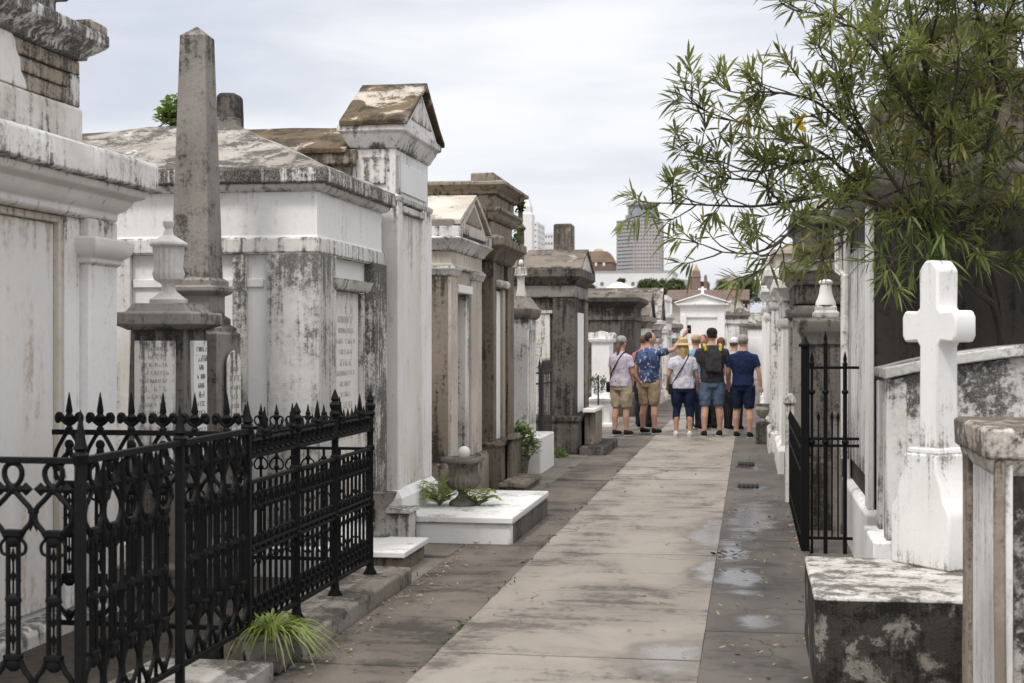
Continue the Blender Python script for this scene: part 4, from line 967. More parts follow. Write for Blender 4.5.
def baluster_mb(w=.165, gothic=False):
    b = MB(); r = .0105
    if gothic:
        for s in (-1, 1):
            b.tube(bez([(s * w / 2, 0, 1.0), (s * w * .42, 0, 1.08), (s * w * .2, 0, 1.15), (0, 0, 1.195)], 5), r, 6)
            b.tube(bez([(s * w / 2, 0, 1.0), (s * w * .36, 0, .99), (s * w * .2, 0, 1.02), (0, 0, 1.09)], 5), r, 6)
        b.ball((0, 0, 1.12), .026, .014, .026, 8, 6)
        b.ball((w / 2, 0, 1.0), .02, .014, .026, 8, 6)
    else:
        b.tube([((.036 + .006 * math.sin(2 * PI * k / 16)) * math.cos(2 * PI * k / 16), 0, 1.142 + .044 * math.sin(2 * PI * k / 16)) for k in range(16)], r, 6, True)
        for s in (-1, 1):
            diamond(b, (s * .052, 0, 1.088), .030, .012, .027); b.ball((s * .03, 0, 1.088), .014, .011, .014, 8, 5)
            b.tube([(0, 0, 1.088), (s * .05, 0, 1.088)], .007, 6)
    b.ball((0, 0, 1.088), .022, .014, .022, 8, 6)
    for s in (-1, 1):
        b.tube(bez([(0, 0, 1.088), (s * .035, 0, 1.05), (s * .072, 0, 1.01), (s * .073, 0, .965), (s * .045, 0, .93), (s * .028, 0, .90)], 4), r, 6)
        b.tube(bez([(s * .07, 0, 1.01), (s * (w / 2 - .012), 0, 1.0), (s * (w / 2 + .001), 0, 1.004)], 4), r * .9, 6)
        b.tube([(s * .021, 0, .9), (s * .021, 0, .44)], .0095, 6)
        b.tube(bez([(s * .028, 0, .44), (s * .045, 0, .40), (s * .073, 0, .36), (s * .07, 0, .31), (s * .03, 0, .26), (0, 0, .215)], 4), r, 6)
        b.tube(bez([(s * .07, 0, .32), (s * (w / 2 + .001), 0, .315)], 2), r * .9, 6)
    for s in (-1, 1):
        diamond(b, (s * (w / 2 - .012), 0, .955), .014, .008, .03); diamond(b, (s * .021, 0, .60), .014, .012, .02); diamond(b, (s * .021, 0, .74), .014, .012, .02)
        b.tube(bez([(s * .028, 0, .90), (s * .05, 0, .875), (s * .046, 0, .845), (s * .022, 0, .835)], 3), .007, 5)
    b.stack((-.033, .033, -.012, .012), [(-.004, .905), (.004, .91), (.004, .93), (-.006, .934)])
    b.ball((0, 0, .89), .031, .014, .026, 10, 6)
    for z, h in ((.83, .035), (.755, .03), (.58, .03), (.515, .035)): diamond(b, (0, 0, z), .013, .009, h)
    b.tube([(0, 0, .86), (0, 0, .47)], .0045, 5)
    b.ball((0, 0, .665), .036, .014, .026, 10, 6)
    b.stack((-.03, .03, -.012, .012), [(-.004, .435), (.004, .44), (.004, .455), (-.006, .46)])
    b.ball((0, 0, .42), .034, .014, .03, 10, 6)
    b.ball((0, 0, .25), .02, .012, .02, 8, 6)
    return b
def spear_mb(z=0, h=.16):
    b = MB()
    b.lathe([(.012, z), (.022, z + .012), (.012, z + .025), (.012, z + .05), (.024, z + .065), (.026, z + .075), (.014, z + .09), (.019, z + .10), (.012, z + h * .85), (.002, z + h + .03)], n=8)
    return b
def fleur_mb(z=0):
    b = spear_mb(z, .17)
    for s in (-1, 1):
        b.tube(bez([(0, 0, z + .03), (s * .03, 0, z + .05), (s * .05, 0, z + .085), (s * .068, 0, z + .075), (s * .066, 0, z + .05)], 4), [.011] * 5 + [.014] * 6 + [.011] * 6, 6)
        b.ball((s * .062, 0, z + .058), .018, .012, .02, 8, 6)
    b.ball((0, 0, z + .06), .026, .016, .02, 8, 6)
    return b
XF = -2.5
# ---- fence with paired balusters round the near plot
T = thing('baluster_fence', 'black cast-iron plot fence of looped paired balusters with spear-tipped posts', 'fence', (XF, 5.15, 0))
def post(y, z0, ztop, fin, x=XF, w=.018, par=None):
    p = obj('post', MB().box(x - w, x + w, y - w, y + w, z0, ztop), IR, par, .004)
    f = MB().lathe([(.022, ztop - .01), (.03, ztop + .01), (.034, ztop + .03), (.02, ztop + .045), (.03, ztop + .055), (.022, ztop + .075), (.015, ztop + fin * .6), (.002, ztop + fin)], (x, y, 0), 8)
    obj('finial', f, IR, p)
    return p
post(5.15, -.05, 1.19, .20, par=T); post(6.12, -.05, 1.19, .17, par=T); post(7.0, .0, 1.19, .16, par=T)
obj('rail', MB().box(XF - .016, XF + .016, 5.18, 6.98, 1.185, 1.212), IR, T, .003)
obj('rail', MB().box(XF - .012, XF + .012, 5.18, 6.98, .195, .22), IR, T, .003)
obj('rail', MB().box(-5.0, XF - .02, 5.135, 5.165, 1.186, 1.21), IR, T, .003)
obj('rail', MB().box(-5.0, XF - .02, 5.138, 5.162, .195, .22), IR, T, .003)
bal = None; w = .165
k = 0
for i in range(8):
    x = XF - .026 - .0825 - .165 * i
    if bal is None:
        bal = obj('baluster', baluster_mb(), IR, T, local=True); bal.location = (x - XF, 0, 0)
    else: share(bal, T, (x - XF, 0, 0))
bar0 = None
bar_mb = MB().lathe([(.009, .21), (.009, .28), (.02, .30), (.009, .325), (.009, .42), (.017, .45), (.023, .47), (.012, .50), (.010, .62), (.022, .655), (.010, .69), (.010, .84), (.018, .87), (.024, .90), (.012, .93), (.009, 1.0), (.02, 1.03), (.014, 1.06), (.022, 1.10), (.003, 1.185)], n=8)
for a, n in ((5.176, 5), (6.146, 5)):
    for i in range(n):
        y = a + .085 + .17 * i
        if y < 6.97: share(bal, T, (0, y - 5.15, 0), PI / 2)
        if i and y - .085 < 6.97:
            if bar0 is None: bar0 = obj('picket', bar_mb, IR, T, local=True); bar0.location = (0, y - .085 - 5.15, 0)
            else: share(bar0, T, (0, y - .085 - 5.15, 0))

# ---- the taller spear fence round the obelisk plot
T = thing('spear_fence', 'black iron plot fence crowded with spear points and beaded pickets in front of the obelisk', 'fence', (XF, 7.0, 0))
gb = None
obj('rail', MB().box(-3.55, XF - .02, 6.985, 7.015, 1.17, 1.197), IR, T, .003)
obj('rail', MB().box(-3.55, XF - .02, 6.988, 7.012, .19, .215), IR, T, .003)
fl0 = None
for i in range(6):
    x = XF - .11 - .17 * i
    if gb is None:
        gb = obj('baluster', baluster_mb(.17, True), IR, T, local=True); gb.location = (x - XF, 0, 0)
        fl0 = obj('fleur_finial', fleur_mb(1.19), IR, T, local=True); fl0.location = (x - XF, 0, 0)
    else:
        share(gb, T, (x - XF, 0, 0)); share(fl0, T, (x - XF, 0, 0))
def fence2_post(y, ztop, fin, x=XF):
    p = obj('post', MB().lathe([(.05, .08), (.05, .10), (.028, .14), (.022, .2), (.022, .55), (.03, .565), (.03, .59), (.022, .6), (.022, .92), (.03, .93), (.03, .95), (.022, .96), (.022, 1.05), (.03, 1.065), (.022, 1.08), (.022, ztop)], (x, y, 0), 8), IR, T)
    obj('finial', MB().lathe([(.022, ztop - .02), (.036, ztop), (.024, ztop + .02), (.032, ztop + .04), (.036, ztop + .055), (.02, ztop + .075), (.026, ztop + .09), (.018, ztop + fin * .75), (.002, ztop + fin)], (x, y, 0), 8), IR, p)
for y, zt, fn in ((7.80, 1.17, .14), (8.56, 1.21, .15), (9.39, 1.17, .15)): fence2_post(y, zt, fn)
for z, h in ((1.055, .022), (.925, .02), (.60, .016), (.565, .016), (.18, .024)):
    obj('rail', MB().box(XF - .014, XF + .014, 7.03, 9.38, z, z + h), IR, T, .003)
pk = MB(); pk.tube([(0, 0, .19), (0, 0, .93)], .0095, 6)
for z in (.24, .29, .52, .585, .65, .80, .87): pk.ball((0, 0, z), .020, .017, .018, 8, 5)
for s in (-1, 1):
    pk.tube(bez([(0, 0, .87), (s * .03, 0, .855), (s * .048, 0, .82), (s * .03, 0, .79), (0, 0, .80)], 3), .006, 5)
    pk.tube(bez([(0, 0, .35), (s * .03, 0, .335), (s * .048, 0, .29), (s * .03, 0, .245), (0, 0, .235)], 3), .0065, 5)
    pk.tube(bez([(0, 0, .65), (s * .03, 0, .635), (s * .047, 0, .595)], 3), .0055, 5)
pk0 = obj('picket', pk, IR, T, local=True)
sp = spear_mb(1.07, .13)
for s in (-1, 1): sp.tube(bez([(0, 0, 1.075), (s * .03, 0, 1.09), (s * .046, 0, 1.12), (s * .03, 0, 1.145), (0, 0, 1.14)], 3), .006, 5)
sp0 = obj('spear_point', sp, IR, T, local=True)
n = 25; first = True
for i in range(n):
    y = 7.0 + .07 + i * .0935
    if min(abs(y - q) for q in (7.8, 8.56, 9.39)) < .028: continue
    if first: pk0.location = sp0.location = (0, y - 7.0, 0); pk0.rotation_euler = sp0.rotation_euler = (0, 0, PI / 2); first = False
    else:
        share(pk0, T, (0, y - 7.0, 0), PI / 2)
        share(sp0, T, (0, y - 7.0, 0), PI / 2)
        if i % 5 == 2: share(fl0, T, (0, y - 7.0, -.08), PI / 2)
# far return, with the same spears
for z, h in ((1.055, .022), (.925, .02), (.18, .024)): obj('rail', MB().box(-3.4, XF - .02, 9.378, 9.402, z, z + h), IR, T, .003)
for i in range(8): share(pk0, T, (-.1 - .11 * i, 2.39, 0)); share(sp0, T, (-.1 - .11 * i, 2.39, 0))

# ---- kerb stones under the fences, each laid by itself
kr = [(-2.74, -2.30, 7.30, 8.45, .10), (-2.74, -2.305, 8.47, 9.42, .10), (-2.74, -2.315, 9.44, 9.80, .088)]
for i, (a, b_, c_, d_, h) in enumerate(kr):
    tag(obj('kerb_stone', MB().stack((a, b_, c_, d_), [(0, -.05), (0, h - .012), (-.012, h)]), M['kerb'], None, .008, wob=.006),
        ['worn kerb stone under the spear fence, the one beside the potted grass', 'worn kerb stone under the middle and last posts of the spear fence', 'worn kerb stone next to the low marble step'][i], 'kerb stone', 'kerb stones under the spear fence')
tag(obj('plinth_slab', MB().stack((-2.95, -2.33, 4.2, 6.9), [(0, -.05), (0, .055), (-.01, .068)]), weather('slab_stone', (.40, .38, .355), (.07, .06, .05), .46, .15, 1.6, tint=(.30, .28, .255), seed=83), None, .008, wob=.005), 'pale stone slab under the looped-baluster fence, ending at the potted grass', 'stone slab')
st = MB(); st.box(-3.7, -2.76, 5.0, 9.4, -.05, .06); struct(obj('plot_ground', st, M['soil']))

# ---- open pale iron fence on the right
XG = .425; YG = 11.6
T = thing('iron_gate', 'thin black iron gate with thick square corner post before the monument with white finial', 'gate', (XG, YG, 0))
obj('corner_post', MB().box(XG - .03, XG + .035, YG - .03, YG + .03, -.05, Zy(802, 347, YG)), IR, T, .005)
obj('post_cap', MB().lathe([(.045, 0), (.05, .02), (.03, .035), (.018, .06), (.002, .09)], (XG, YG, Zy(802, 347, YG)), 8), IR, T)
x1 = .86
for z in (Zy(825, 369, YG), Zy(825, 440, YG), Zy(825, 447, YG), .10): obj('rail', MB().box(XG, x1, YG - .011, YG + .011, z, z + .022), IR, T, .003)
zt_ = Zy(825, 345, YG)
for px in (812, 825.5, 845): 
    x = Xa(px, YG)
    b = MB(); top = zt_ + (.0 if px == 825.5 else -.16)
    b.tube([(x, YG, -.05), (x, YG, top)], .016 if px > 815 else .010, 8)
    for z in (Zy(825, 392, YG), Zy(825, 442, YG)): b.ball((x, YG, z), .028, .028, .022, 8, 6)
    b.lathe([(.012, top - .01), (.022, top + .01), (.012, top + .03), (.016, top + .05), (.002, top + .11)], (x, YG, 0), 8)
    obj('bar', b, IR, T)
for px in (818.5, 832, 838):
    x = Xa(px, YG); top = Zy(825, 420, YG); b = MB(); b.tube([(x, YG, .1), (x, YG, top)], .007, 6); diamond(b, (x, YG, top + .02), .014, .014, .05); obj('bar', b, IR, T)
T = thing('side_rail', 'low black iron rail running along the gutter from the gate corner post', 'railing', (XG - .02, 13.4, 0))
for z in (.12, .62, .80): obj('rail', MB().box(XG - .035, XG - .012, YG + .04, 15.1, z, z + .03), IR, T, .003)
bb = None
for i in range(16):
    y = YG + .15 + i * .215
    b = MB().tube([(0, 0, -.05), (0, 0, .86)], .012, 6); b.lathe([(.012, .85), (.022, .87), (.016, .90), (.002, .96)], n=6)
    if bb is None: bb = obj('bar', b, IR, T, local=True); bb.location = (-.005, y - 13.4, 0)
    else: share(bb, T, (-.005, y - 13.4, 0))
obj('end_post', MB().stack((XG - .07, XG + .02, 15.05, 15.16), [(0, -.05), (0, 1.0), (.02, 1.02), (.02, 1.06), (-.02, 1.12)]), M['white_grey'], T, .006)

# ---- small fence before the dark gabled tomb
yf0, yf1 = 19.9, 21.05
xf1 = Xa(541, yf0); xf0 = Xa(524, yf0)
T = thing('small_iron_fence', 'small weathered iron fence enclosing the narrow plot beside the dark gabled tomb', 'fence', (xf1, yf0, 0))
for z in (.22, 1.05, 1.20):
    obj('rail', MB().box(xf0, xf1, yf0 - .012, yf0 + .012, z, z + .025), M['iron_grey'], T)
    obj('rail', MB().box(xf1 - .012, xf1 + .012, yf0, yf1, z, z + .025), M['iron_grey'], T)
pb_ = MB().tube([(0, 0, -.02), (0, 0, 1.2)], .009, 6); pb_.lathe([(.009, 1.19), (.024, 1.22), (.014, 1.25), (.024, 1.30), (.002, 1.42)], n=6)
p0 = obj('picket', pb_, M['iron_grey'], T, local=True)
p0.location = (-.02, 0, 0)
for i in range(1, 3): share(p0, T, (-.02 - (xf1 - xf0 - .06) * i / 2, 0, 0))
for i in range(1, 8): share(p0, T, (0, (yf1 - yf0) * i / 7.5, 0))
obj('post', MB().box(xf1 - .03, xf1 + .03, yf0 - .03, yf0 + .03, -.02, 1.28), M['iron_grey'], T)
# ------------------------------------------------------------------ foliage
def leaf(b, p, d, L, w, droop=.25, up=Vector((0, 0, 1))):
    d = d.normalized(); s = d.cross(up)
    if s.length < 1e-3: s = Vector((1, 0, 0))
    s.normalize(); s = (Matrix.Rotation(random.uniform(-.7, .7), 3, d) @ s)
    g = Vector((0, 0, -1)) * L * droop
    a = p + d * L * .36 + g * .13; c = p + d * L * .72 + g * .5; t = p + d * L + g
    n = s.cross(d) * w * .18
    b.add([p, a - s * w * .5, a + n * -1, a + s * w * .5, c - s * w * .42, c - n, c + s * w * .42, t],
          [(0, 1, 2), (0, 2, 3), (1, 4, 5, 2), (2, 5, 6, 3), (4, 7, 5), (5, 7, 6)])
def rdir(rnd, zlo=-1, zhi=1):
    a = rnd.uniform(0, 2 * PI); z = rnd.uniform(zlo, zhi); r = math.sqrt(max(0, 1 - z * z))
    return Vector((r * math.cos(a), r * math.sin(a), z))

rnd = random.Random(21)
wood = MB(); lv = MB()
base = Vector((1.70, 9.98, 0))
def P3(px, py, Y): return at(px, py, Y)
limbs = [
 # right-hand stem, forking
 ([base, P3(1003, 335, 9.95), P3(990, 262, 9.9), P3(984, 180, 9.85), P3(990, 140, 9.8), P3(1000, 100, 9.75)], .030, .018),
 ([P3(1000, 100, 9.75), P3(992, 62, 9.6), P3(978, 15, 9.4), P3(966, -45, 9.2)], .017, .007),
 ([P3(1000, 100, 9.75), P3(1022, 82, 9.7), P3(1052, 50, 9.7), P3(1075, 0, 9.6)], .015, .006),
 ([P3(984, 180, 9.85), P3(1020, 150, 9.9), P3(1060, 130, 10.0)], .012, .005),
 ([P3(992, 62, 9.6), P3(1005, 25, 9.3), P3(1022, -10, 9.1)], .010, .005),
 # middle stem
 ([base, P3(1000, 330, 9.9), P3(962, 245, 9.6), P3(935, 140, 9.4), P3(923, 60, 9.2)], .026, .014),
 ([P3(923, 60, 9.2), P3(913, 25, 9.0), P3(903, -30, 8.9)], .013, .006),
 ([P3(923, 60, 9.2), P3(935, 20, 9.0), P3(945, -30, 8.9)], .010, .006),
 ([P3(935, 140, 9.4), P3(905, 95, 9.0), P3(870, 45, 8.8), P3(838, 18, 8.7), P3(800, 12, 8.6)], .012, .005),
 ([P3(950, 190, 9.5), P3(953, 120, 9.1), P3(958, 60, 8.9), P3(955, 10, 8.8)], .012, .005),
 # long limbs reaching over the alley
 ([base, P3(1002, 340, 9.9), P3(975, 290, 9.6), P3(930, 232, 9.3), P3(880, 205, 9.1), P3(835, 195, 9.0)], .026, .014),
 ([P3(835, 195, 9.0), P3(780, 203, 8.9), P3(730, 207, 8.9), P3(660, 203, 8.8)], .012, .004),
 ([P3(835, 195, 9.0), P3(790, 232, 8.7), P3(755, 252, 8.6), P3(722, 252, 8.5)], .011, .004),
 ([P3(790, 232, 8.7), P3(775, 245, 8.6), P3(768, 255, 8.5)], .007, .004),
 ([P3(880, 205, 9.1), P3(830, 158, 8.9), P3(780, 135, 8.8), P3(706, 111, 8.7)], .013, .004),
 ([P3(830, 158, 8.9), P3(790, 165, 8.7), P3(755, 172, 8.6), P3(698, 155, 8.6)], .010, .004),
 ([P3(930, 232, 9.3), P3(875, 155, 9.0), P3(830, 110, 8.8), P3(795, 95, 8.7), P3(750, 92, 8.6)], .014, .005),
 ([P3(875, 155, 9.0), P3(850, 100, 8.8), P3(832, 68, 8.7)], .009, .004),
 ([P3(780, 203, 8.9), P3(752, 180, 8.8), P3(722, 177, 8.7)], .007, .004),
 ([P3(880, 205, 9.1), P3(850, 225, 8.9), P3(832, 240, 8.8)], .009, .004),
 ([P3(962, 245, 9.6), P3(925, 225, 9.2), P3(900, 250, 9.0)], .009, .004),
 ([P3(975, 290, 9.6), P3(1000, 230, 9.3), P3(1030, 205, 9.2)], .010, .005),
]
def twig(p, d, L, depth):
    """a thin shoot that ends in a whorl of lance leaves"""
    n = 5; pts = [p]; q = p.copy(); dd = d.normalized()
    for i in range(n):
        dd = (dd + rdir(rnd) * .22 + Vector((0, 0, .07))).normalized(); q = q + dd * L / n; pts.append(q.copy())
    wood.tube(pts, [.0055 - .0006 * i for i in range(n + 1)], 5)
    if depth:
        for k in range(rnd.choice((1, 2, 2))):
            j = rnd.randrange(1, n); twig(pts[j], (pts[j + 1] - pts[j]).normalized() + rdir(rnd) * .8, L * rnd.uniform(.5, .8), depth - 1)
    m = rnd.randrange(12, 19)
    for k in range(m):
        t = 1 - .42 * (k / m) ** 1.3
        f = t * n; j = min(int(f), n - 1); pos = pts[j].lerp(pts[j + 1], f - j)
        ax = (pts[j + 1] - pts[j]).normalized()
        o = rdir(rnd); o = (o - ax * o.dot(ax)); o.normalize()
        spread = .45 + 2.0 * (1 - t)
        ld = (ax * (1.0 if t > .9 else .6) + o * spread + Vector((0, 0, .08)))
        leaf(lv, pos, ld, rnd.triangular(.06, .18, .14), rnd.uniform(.012, .02), rnd.triangular(-.12, .75, .15))
for pts, r0, r1 in limbs:
    c = bez(pts, 6); m = len(c)
    c = [p + (mnoise.noise_vector(p * 4) * .02 if 0 < i < m - 1 else Vector()) for i, p in enumerate(c)]
    wood.tube(c, [r0 + (r1 - r0) * i / (m - 1) for i in range(m)], 7)
    acc = 0; step = .085
    for i in range(1, m):
        acc += (c[i] - c[i - 1]).length
        if c[i].z < 2.02: acc = 0
        while acc > step:
            acc -= step
            ax = (c[i] - c[i - 1]).normalized(); thick = r0 + (r1 - r0) * i / (m - 1)
            if thick > .016 and rnd.random() < .45: continue
            twig(c[i], ax * .7 + rdir(rnd) * .9 + Vector((0, 0, .25)), rnd.uniform(.16, .36), 1 if rnd.random() < .55 else 0)
    twig(c[-1], c[-1] - c[-2], .2, 1)
# a dense inner screen of shoots round the stems
for k in range(240):
    px = rnd.uniform(855, 1040); py = rnd.uniform(-20, 215 if px > 985 else 175); Y = rnd.uniform(9.15, 10.15)
    p = at(px, py, Y); twig(p, rdir(rnd, -.3, 1), rnd.uniform(.15, .3), 0)
T = thing('oleander_tree', 'many-stemmed oleander with narrow green leaves reaching over the alley from behind the low vault', 'tree', base)
obj('trunk', wood, M['bark'], T)
obj('crown', lv, M['leaf_tree'], T, smooth=0)
fl = MB(); fp = at(800, 122, 8.75)
for k in range(9):
    d = rdir(rnd); leaf(fl, fp + rdir(rnd) * .02, d, .055, .04, .1)
obj('flower', fl, M['petal'], T, smooth=0)
print('tree leaves', len(lv.f) // 6)

def tuft(name, label, cat, loc, n, L, w, mat, lean=(0, 0), rise=.9, extra=None, spread=.6, seed=1, droop=.5, base_r=.06, group=None):
    """arching blades from one base"""
    r = random.Random(seed); b = MB()
    for i in range(n):
        a = r.uniform(0, 2 * PI); o = Vector((math.cos(a), math.sin(a), 0)); l = L * r.uniform(.55, 1.1)
        p = Vector(loc) + o * base_r * r.random()
        d = o * spread * r.uniform(.2, 1.3) + Vector((lean[0], lean[1], 0)) * r.random() + Vector((0, 0, rise))
        d.normalize(); s = Vector((-o.y, o.x, 0)); pts = []
        m = 6
        for k in range(m + 1):
            t = k / m; q = p + d * l * t + (o * .35 * l + Vector((lean[0], lean[1], 0)) * .3 * l) * t * t - Vector((0, 0, 1)) * l * droop * r.uniform(.9, 1.1) * t ** 2.4
            pts.append(q)
        vs = []; fs = []
        for k, q in enumerate(pts):
            ww = w * (1 - (k / m) ** 2) * .5 + .0008
            vs += [q - s * ww, q + s * ww]
        for k in range(m): fs.append((2 * k, 2 * k + 1, 2 * k + 3, 2 * k + 2))
        b.add(vs, fs)
    o = obj(name, b, mat, None, smooth=0); tag(o, label, cat, group); return o
def fern(name, label, cat, loc, n, L, mat, seed=1, spread=.8, rise=1.15, group=None, lw=.012):
    """arching fronds with leaflets"""
    r = random.Random(seed); b = MB()
    for i in range(n):
        a = r.uniform(0, 2 * PI); o = Vector((math.cos(a), math.sin(a), 0)); l = L * r.uniform(.55, 1.1); p = Vector(loc)
        d = (o * spread * r.uniform(.4, 1.2) + Vector((0, 0, rise))).normalized(); m = 9; prev = p; s = Vector((-o.y, o.x, 0))
        for k in range(1, m + 1):
            t = k / m; q = p + d * l * t - Vector((0, 0, 1)) * l * .55 * t ** 2.2
            ax = (q - prev).normalized()
            for sg in (-1, 1): leaf(b, q, s * sg + ax * .5, l * .26 * (1.1 - t * .7), lw * 1.3, .15)
            b.tube([prev, q], .0022, 3); prev = q
    o = obj(name, b, mat, None, smooth=0); tag(o, label, cat, group); return o
def bush(name, label, cat, loc, rx, ry, rz, n, L, w, mat, seed=1, group=None, parent=None, stem=None):
    r = random.Random(seed); b = MB(); c = Vector(loc); lobes = [(rdir(r) * .55, r.uniform(.35, .6)) for _ in range(9)]
    for i in range(n):
        lo, lr = r.choice(lobes); q = lo + rdir(r) * lr * r.random() ** .4
        p = c + Vector((q.x * rx, q.y * ry, q.z * rz)); leaf(b, p, rdir(r, -.4, 1), L * r.uniform(.6, 1.2), w * r.uniform(.7, 1.2), .2)
    o = obj(name, b, mat, parent, smooth=0)
    if parent is None: tag(o, label, cat, group)
    return o

# potted grass at the foot of the spear fence
pc = (-2.40, 6.98)
T = thing('stone_pot', 'small rectangular stone pot with spiky yellow-green grass at the fence corner', 'plant pot', (pc[0], pc[1], 0))
obj('pot', MB().stack((pc[0] - .12, pc[0] + .10, pc[1] - .02, pc[1] + .24), [(-.03, -.02), (0, .15), (.01, .155), (.01, .18), (-.01, .182)]), M['granite'], T, .008)
tuft('spiky_grass', 'spiky yellow-green grass tuft spilling from the stone pot at the fence corner', 'plant', (pc[0], pc[1] + .1, .17), 150, .30, .011, M['leaf_yellow'], lean=(.42, -.12), rise=.7, spread=.6, seed=4, droop=.95, base_r=.09)
# ferns by the urn
uc = (Xa(463, 12.45), 12.45, .217)
fern('fern', 'bright larger fern sprouting on the fence side of the carved urn', 'fern', (uc[0] - .20, uc[1] - .05, .21), 30, .58, M['leaf_yellow'], 3, lw=.008, group='ferns on the platform grave')
fern('fern', 'small fern sprouting on the alley side of the carved urn', 'fern', (uc[0] + .14, uc[1] + .0, .21), 14, .36, M['leaf_yellow'], 5, group='ferns on the platform grave')
# bushy fern in a pot by the white planter
bc = (Xa(519, 17.55), 17.6)
T = obj('clay_pot', MB().lathe([(.09, -.02), (.12, .20), (.135, .21), (.135, .25), (.11, .25)], (bc[0], bc[1], 0), 18), M['dark_granite']); tag(T, 'dark clay pot holding the bushy fern next to the white planter box', 'plant pot')
bush('potted_fern', 'bushy green fern in the dark clay pot next to the white planter box', 'fern', (bc[0], bc[1], .44), .26, .26, .25, 520, .09, .03, M['leaf_bright'], 8)
bush('weed_clump', 'small clump of weeds at the foot of the dark gabled tomb', 'weeds', (Xa(560, 20.7), 20.6, .08), .14, .12, .14, 130, .09, .02, M['leaf_bright'], 9)
bush('weed_sprig', 'small weed sprig sprouting from the attic of the triple-corniced tomb', 'weeds', (Xa(520, 17.2), 17.0, Zy(520, 236, 17.0)), .10, .1, .16, 60, .08, .03, M['leaf_bright'], 10)
bush('roof_sprig', 'dark sprig growing on top of the triple-corniced tomb', 'weeds', (Xa(521.5, 17.3), 17.2, Zy(521, 206, 17.2)), .08, .08, .10, 50, .07, .03, M['leaf_dark'], 14)
for i, (px, s) in enumerate(((596, 12), (603, 13))):
    bush('potted_shrub', ['dark potted shrub before the scrolled monument, the one nearer the iron posts', 'dark potted shrub before the scrolled monument, the one nearer the woman in khaki shorts'][i], 'shrub', (Xa(px - 1, 28.05), 28.0, .82), .10, .10, .22, 260, .07, .016, M['leaf_dark'], s, group='potted shrubs at the scrolled monument')
# shrub growing on the hipped roof
T = thing('roof_shrub', 'small leafy shrub sprouting from the hipped roof beside the obelisk', 'shrub', at(172, 122, 10.9))
rs = at(170, 110, 10.9)
bush('foliage', '', '', (rs.x, rs.y, rs.z), .13, .12, .15, 240, .065, .04, M['leaf_bright'], 15, parent=T)
obj('stem', MB().tube([at(172, 130, 10.9), at(171, 118, 10.9), at(166, 105, 10.9)], .009, 5), M['bark'], T)
# bright young shoots hanging in front of the blackened tomb
hang = at(905, 205, 9.25); r_ = random.Random(5); hb_ = MB(); hs_ = MB()
for k in range(9):
    p = hang + Vector((r_.uniform(-.16, .16), r_.uniform(-.15, .1), r_.uniform(0, .12))); q = p.copy(); pts = [p]
    dd = Vector((r_.uniform(-.5, .5), r_.uniform(-.3, .1), -.6))
    for i in range(6):
        dd += Vector((0, 0, -.2)); q = q + dd.normalized() * .085; pts.append(q.copy())
        for j in range(4): leaf(hb_, q, dd.normalized() * .7 + rdir(r_) * .9, r_.uniform(.10, .16), .018, .35)
    hs_.tube([hang + Vector((.1, .05, .15)), *pts], .004, 4)
T = thing('hanging_shoots', 'bright green drooping shoots hanging in front of the blackened tomb above the white cross', 'branch', hang)
obj('foliage', hb_, M['leaf_bright'], T, smooth=0); obj('stems', hs_, M['bark'], T)
# spiky cluster and shrub stems behind the vault
tuft('spiky_plant', 'pale spiky rosette of leaves on the oleander side of the whitewashed cross', 'plant', at(1003, 232, 9.5), 34, .24, .014, M['leaf_tree'], rise=.5, spread=.9, seed=6, droop=.3, base_r=.02)

# fallen leaves
r_ = random.Random(9); ll = MB()
for k in range(520):
    zone = r_.random()
    if zone < .35: x, y = -2.27 + abs(r_.gauss(0, .12)), r_.uniform(6.5, 14)
    elif zone < .6: x, y = r_.uniform(-.2, .42), r_.uniform(6.5, 16)
    elif zone < .7: x, y = .40 - abs(r_.gauss(0, .06)), r_.uniform(6.5, 14)
    else: x, y = r_.uniform(-2.2, .4), r_.uniform(6.5, 24)
    z = .018 if -1.63 < x < -.25 else .006
    leaf(ll, Vector((x, y, z + .004)), Vector((r_.uniform(-1, 1), r_.uniform(-1, 1), r_.uniform(.0, .25))), r_.uniform(.02, .05), r_.uniform(.008, .02), 0)
tag(obj('fallen_leaves', ll, M['leaf_dry'], smooth=0), kind='stuff')
wd = MB()
for k in range(90):
    q = r_.random()
    if q < .45: x, y = -1.635 + r_.gauss(0, .012), r_.uniform(6.6, 22)
    elif q < .65: x, y = -2.30 + r_.gauss(0, .015), r_.uniform(7, 20)
    else: x, y = .44 + r_.gauss(0, .02), r_.uniform(8.3, 20)
    for j in range(r_.randrange(4, 11)): leaf(wd, Vector((x + r_.gauss(0, .02), y + r_.gauss(0, .04), .0)), rdir(r_, .2, 1), r_.uniform(.02, .055), r_.uniform(.006, .014), .3)
tag(obj('joint_weeds', wd, M['leaf_dark'], smooth=0), kind='stuff')
ld = MB()
for k in range(9):
    x, y = Xa(727, 11.3) + r_.gauss(0, .05), 11.3 + r_.gauss(0, .12)
    leaf(ld, Vector((x, y, .02)), rdir(r_, 0, .3), r_.uniform(.04, .07), .03, .0)
tag(obj('leaf_clump', ld, M['inner'], smooth=0), 'clump of dark wet leaves on the seam by the gutter puddle', 'leaves')

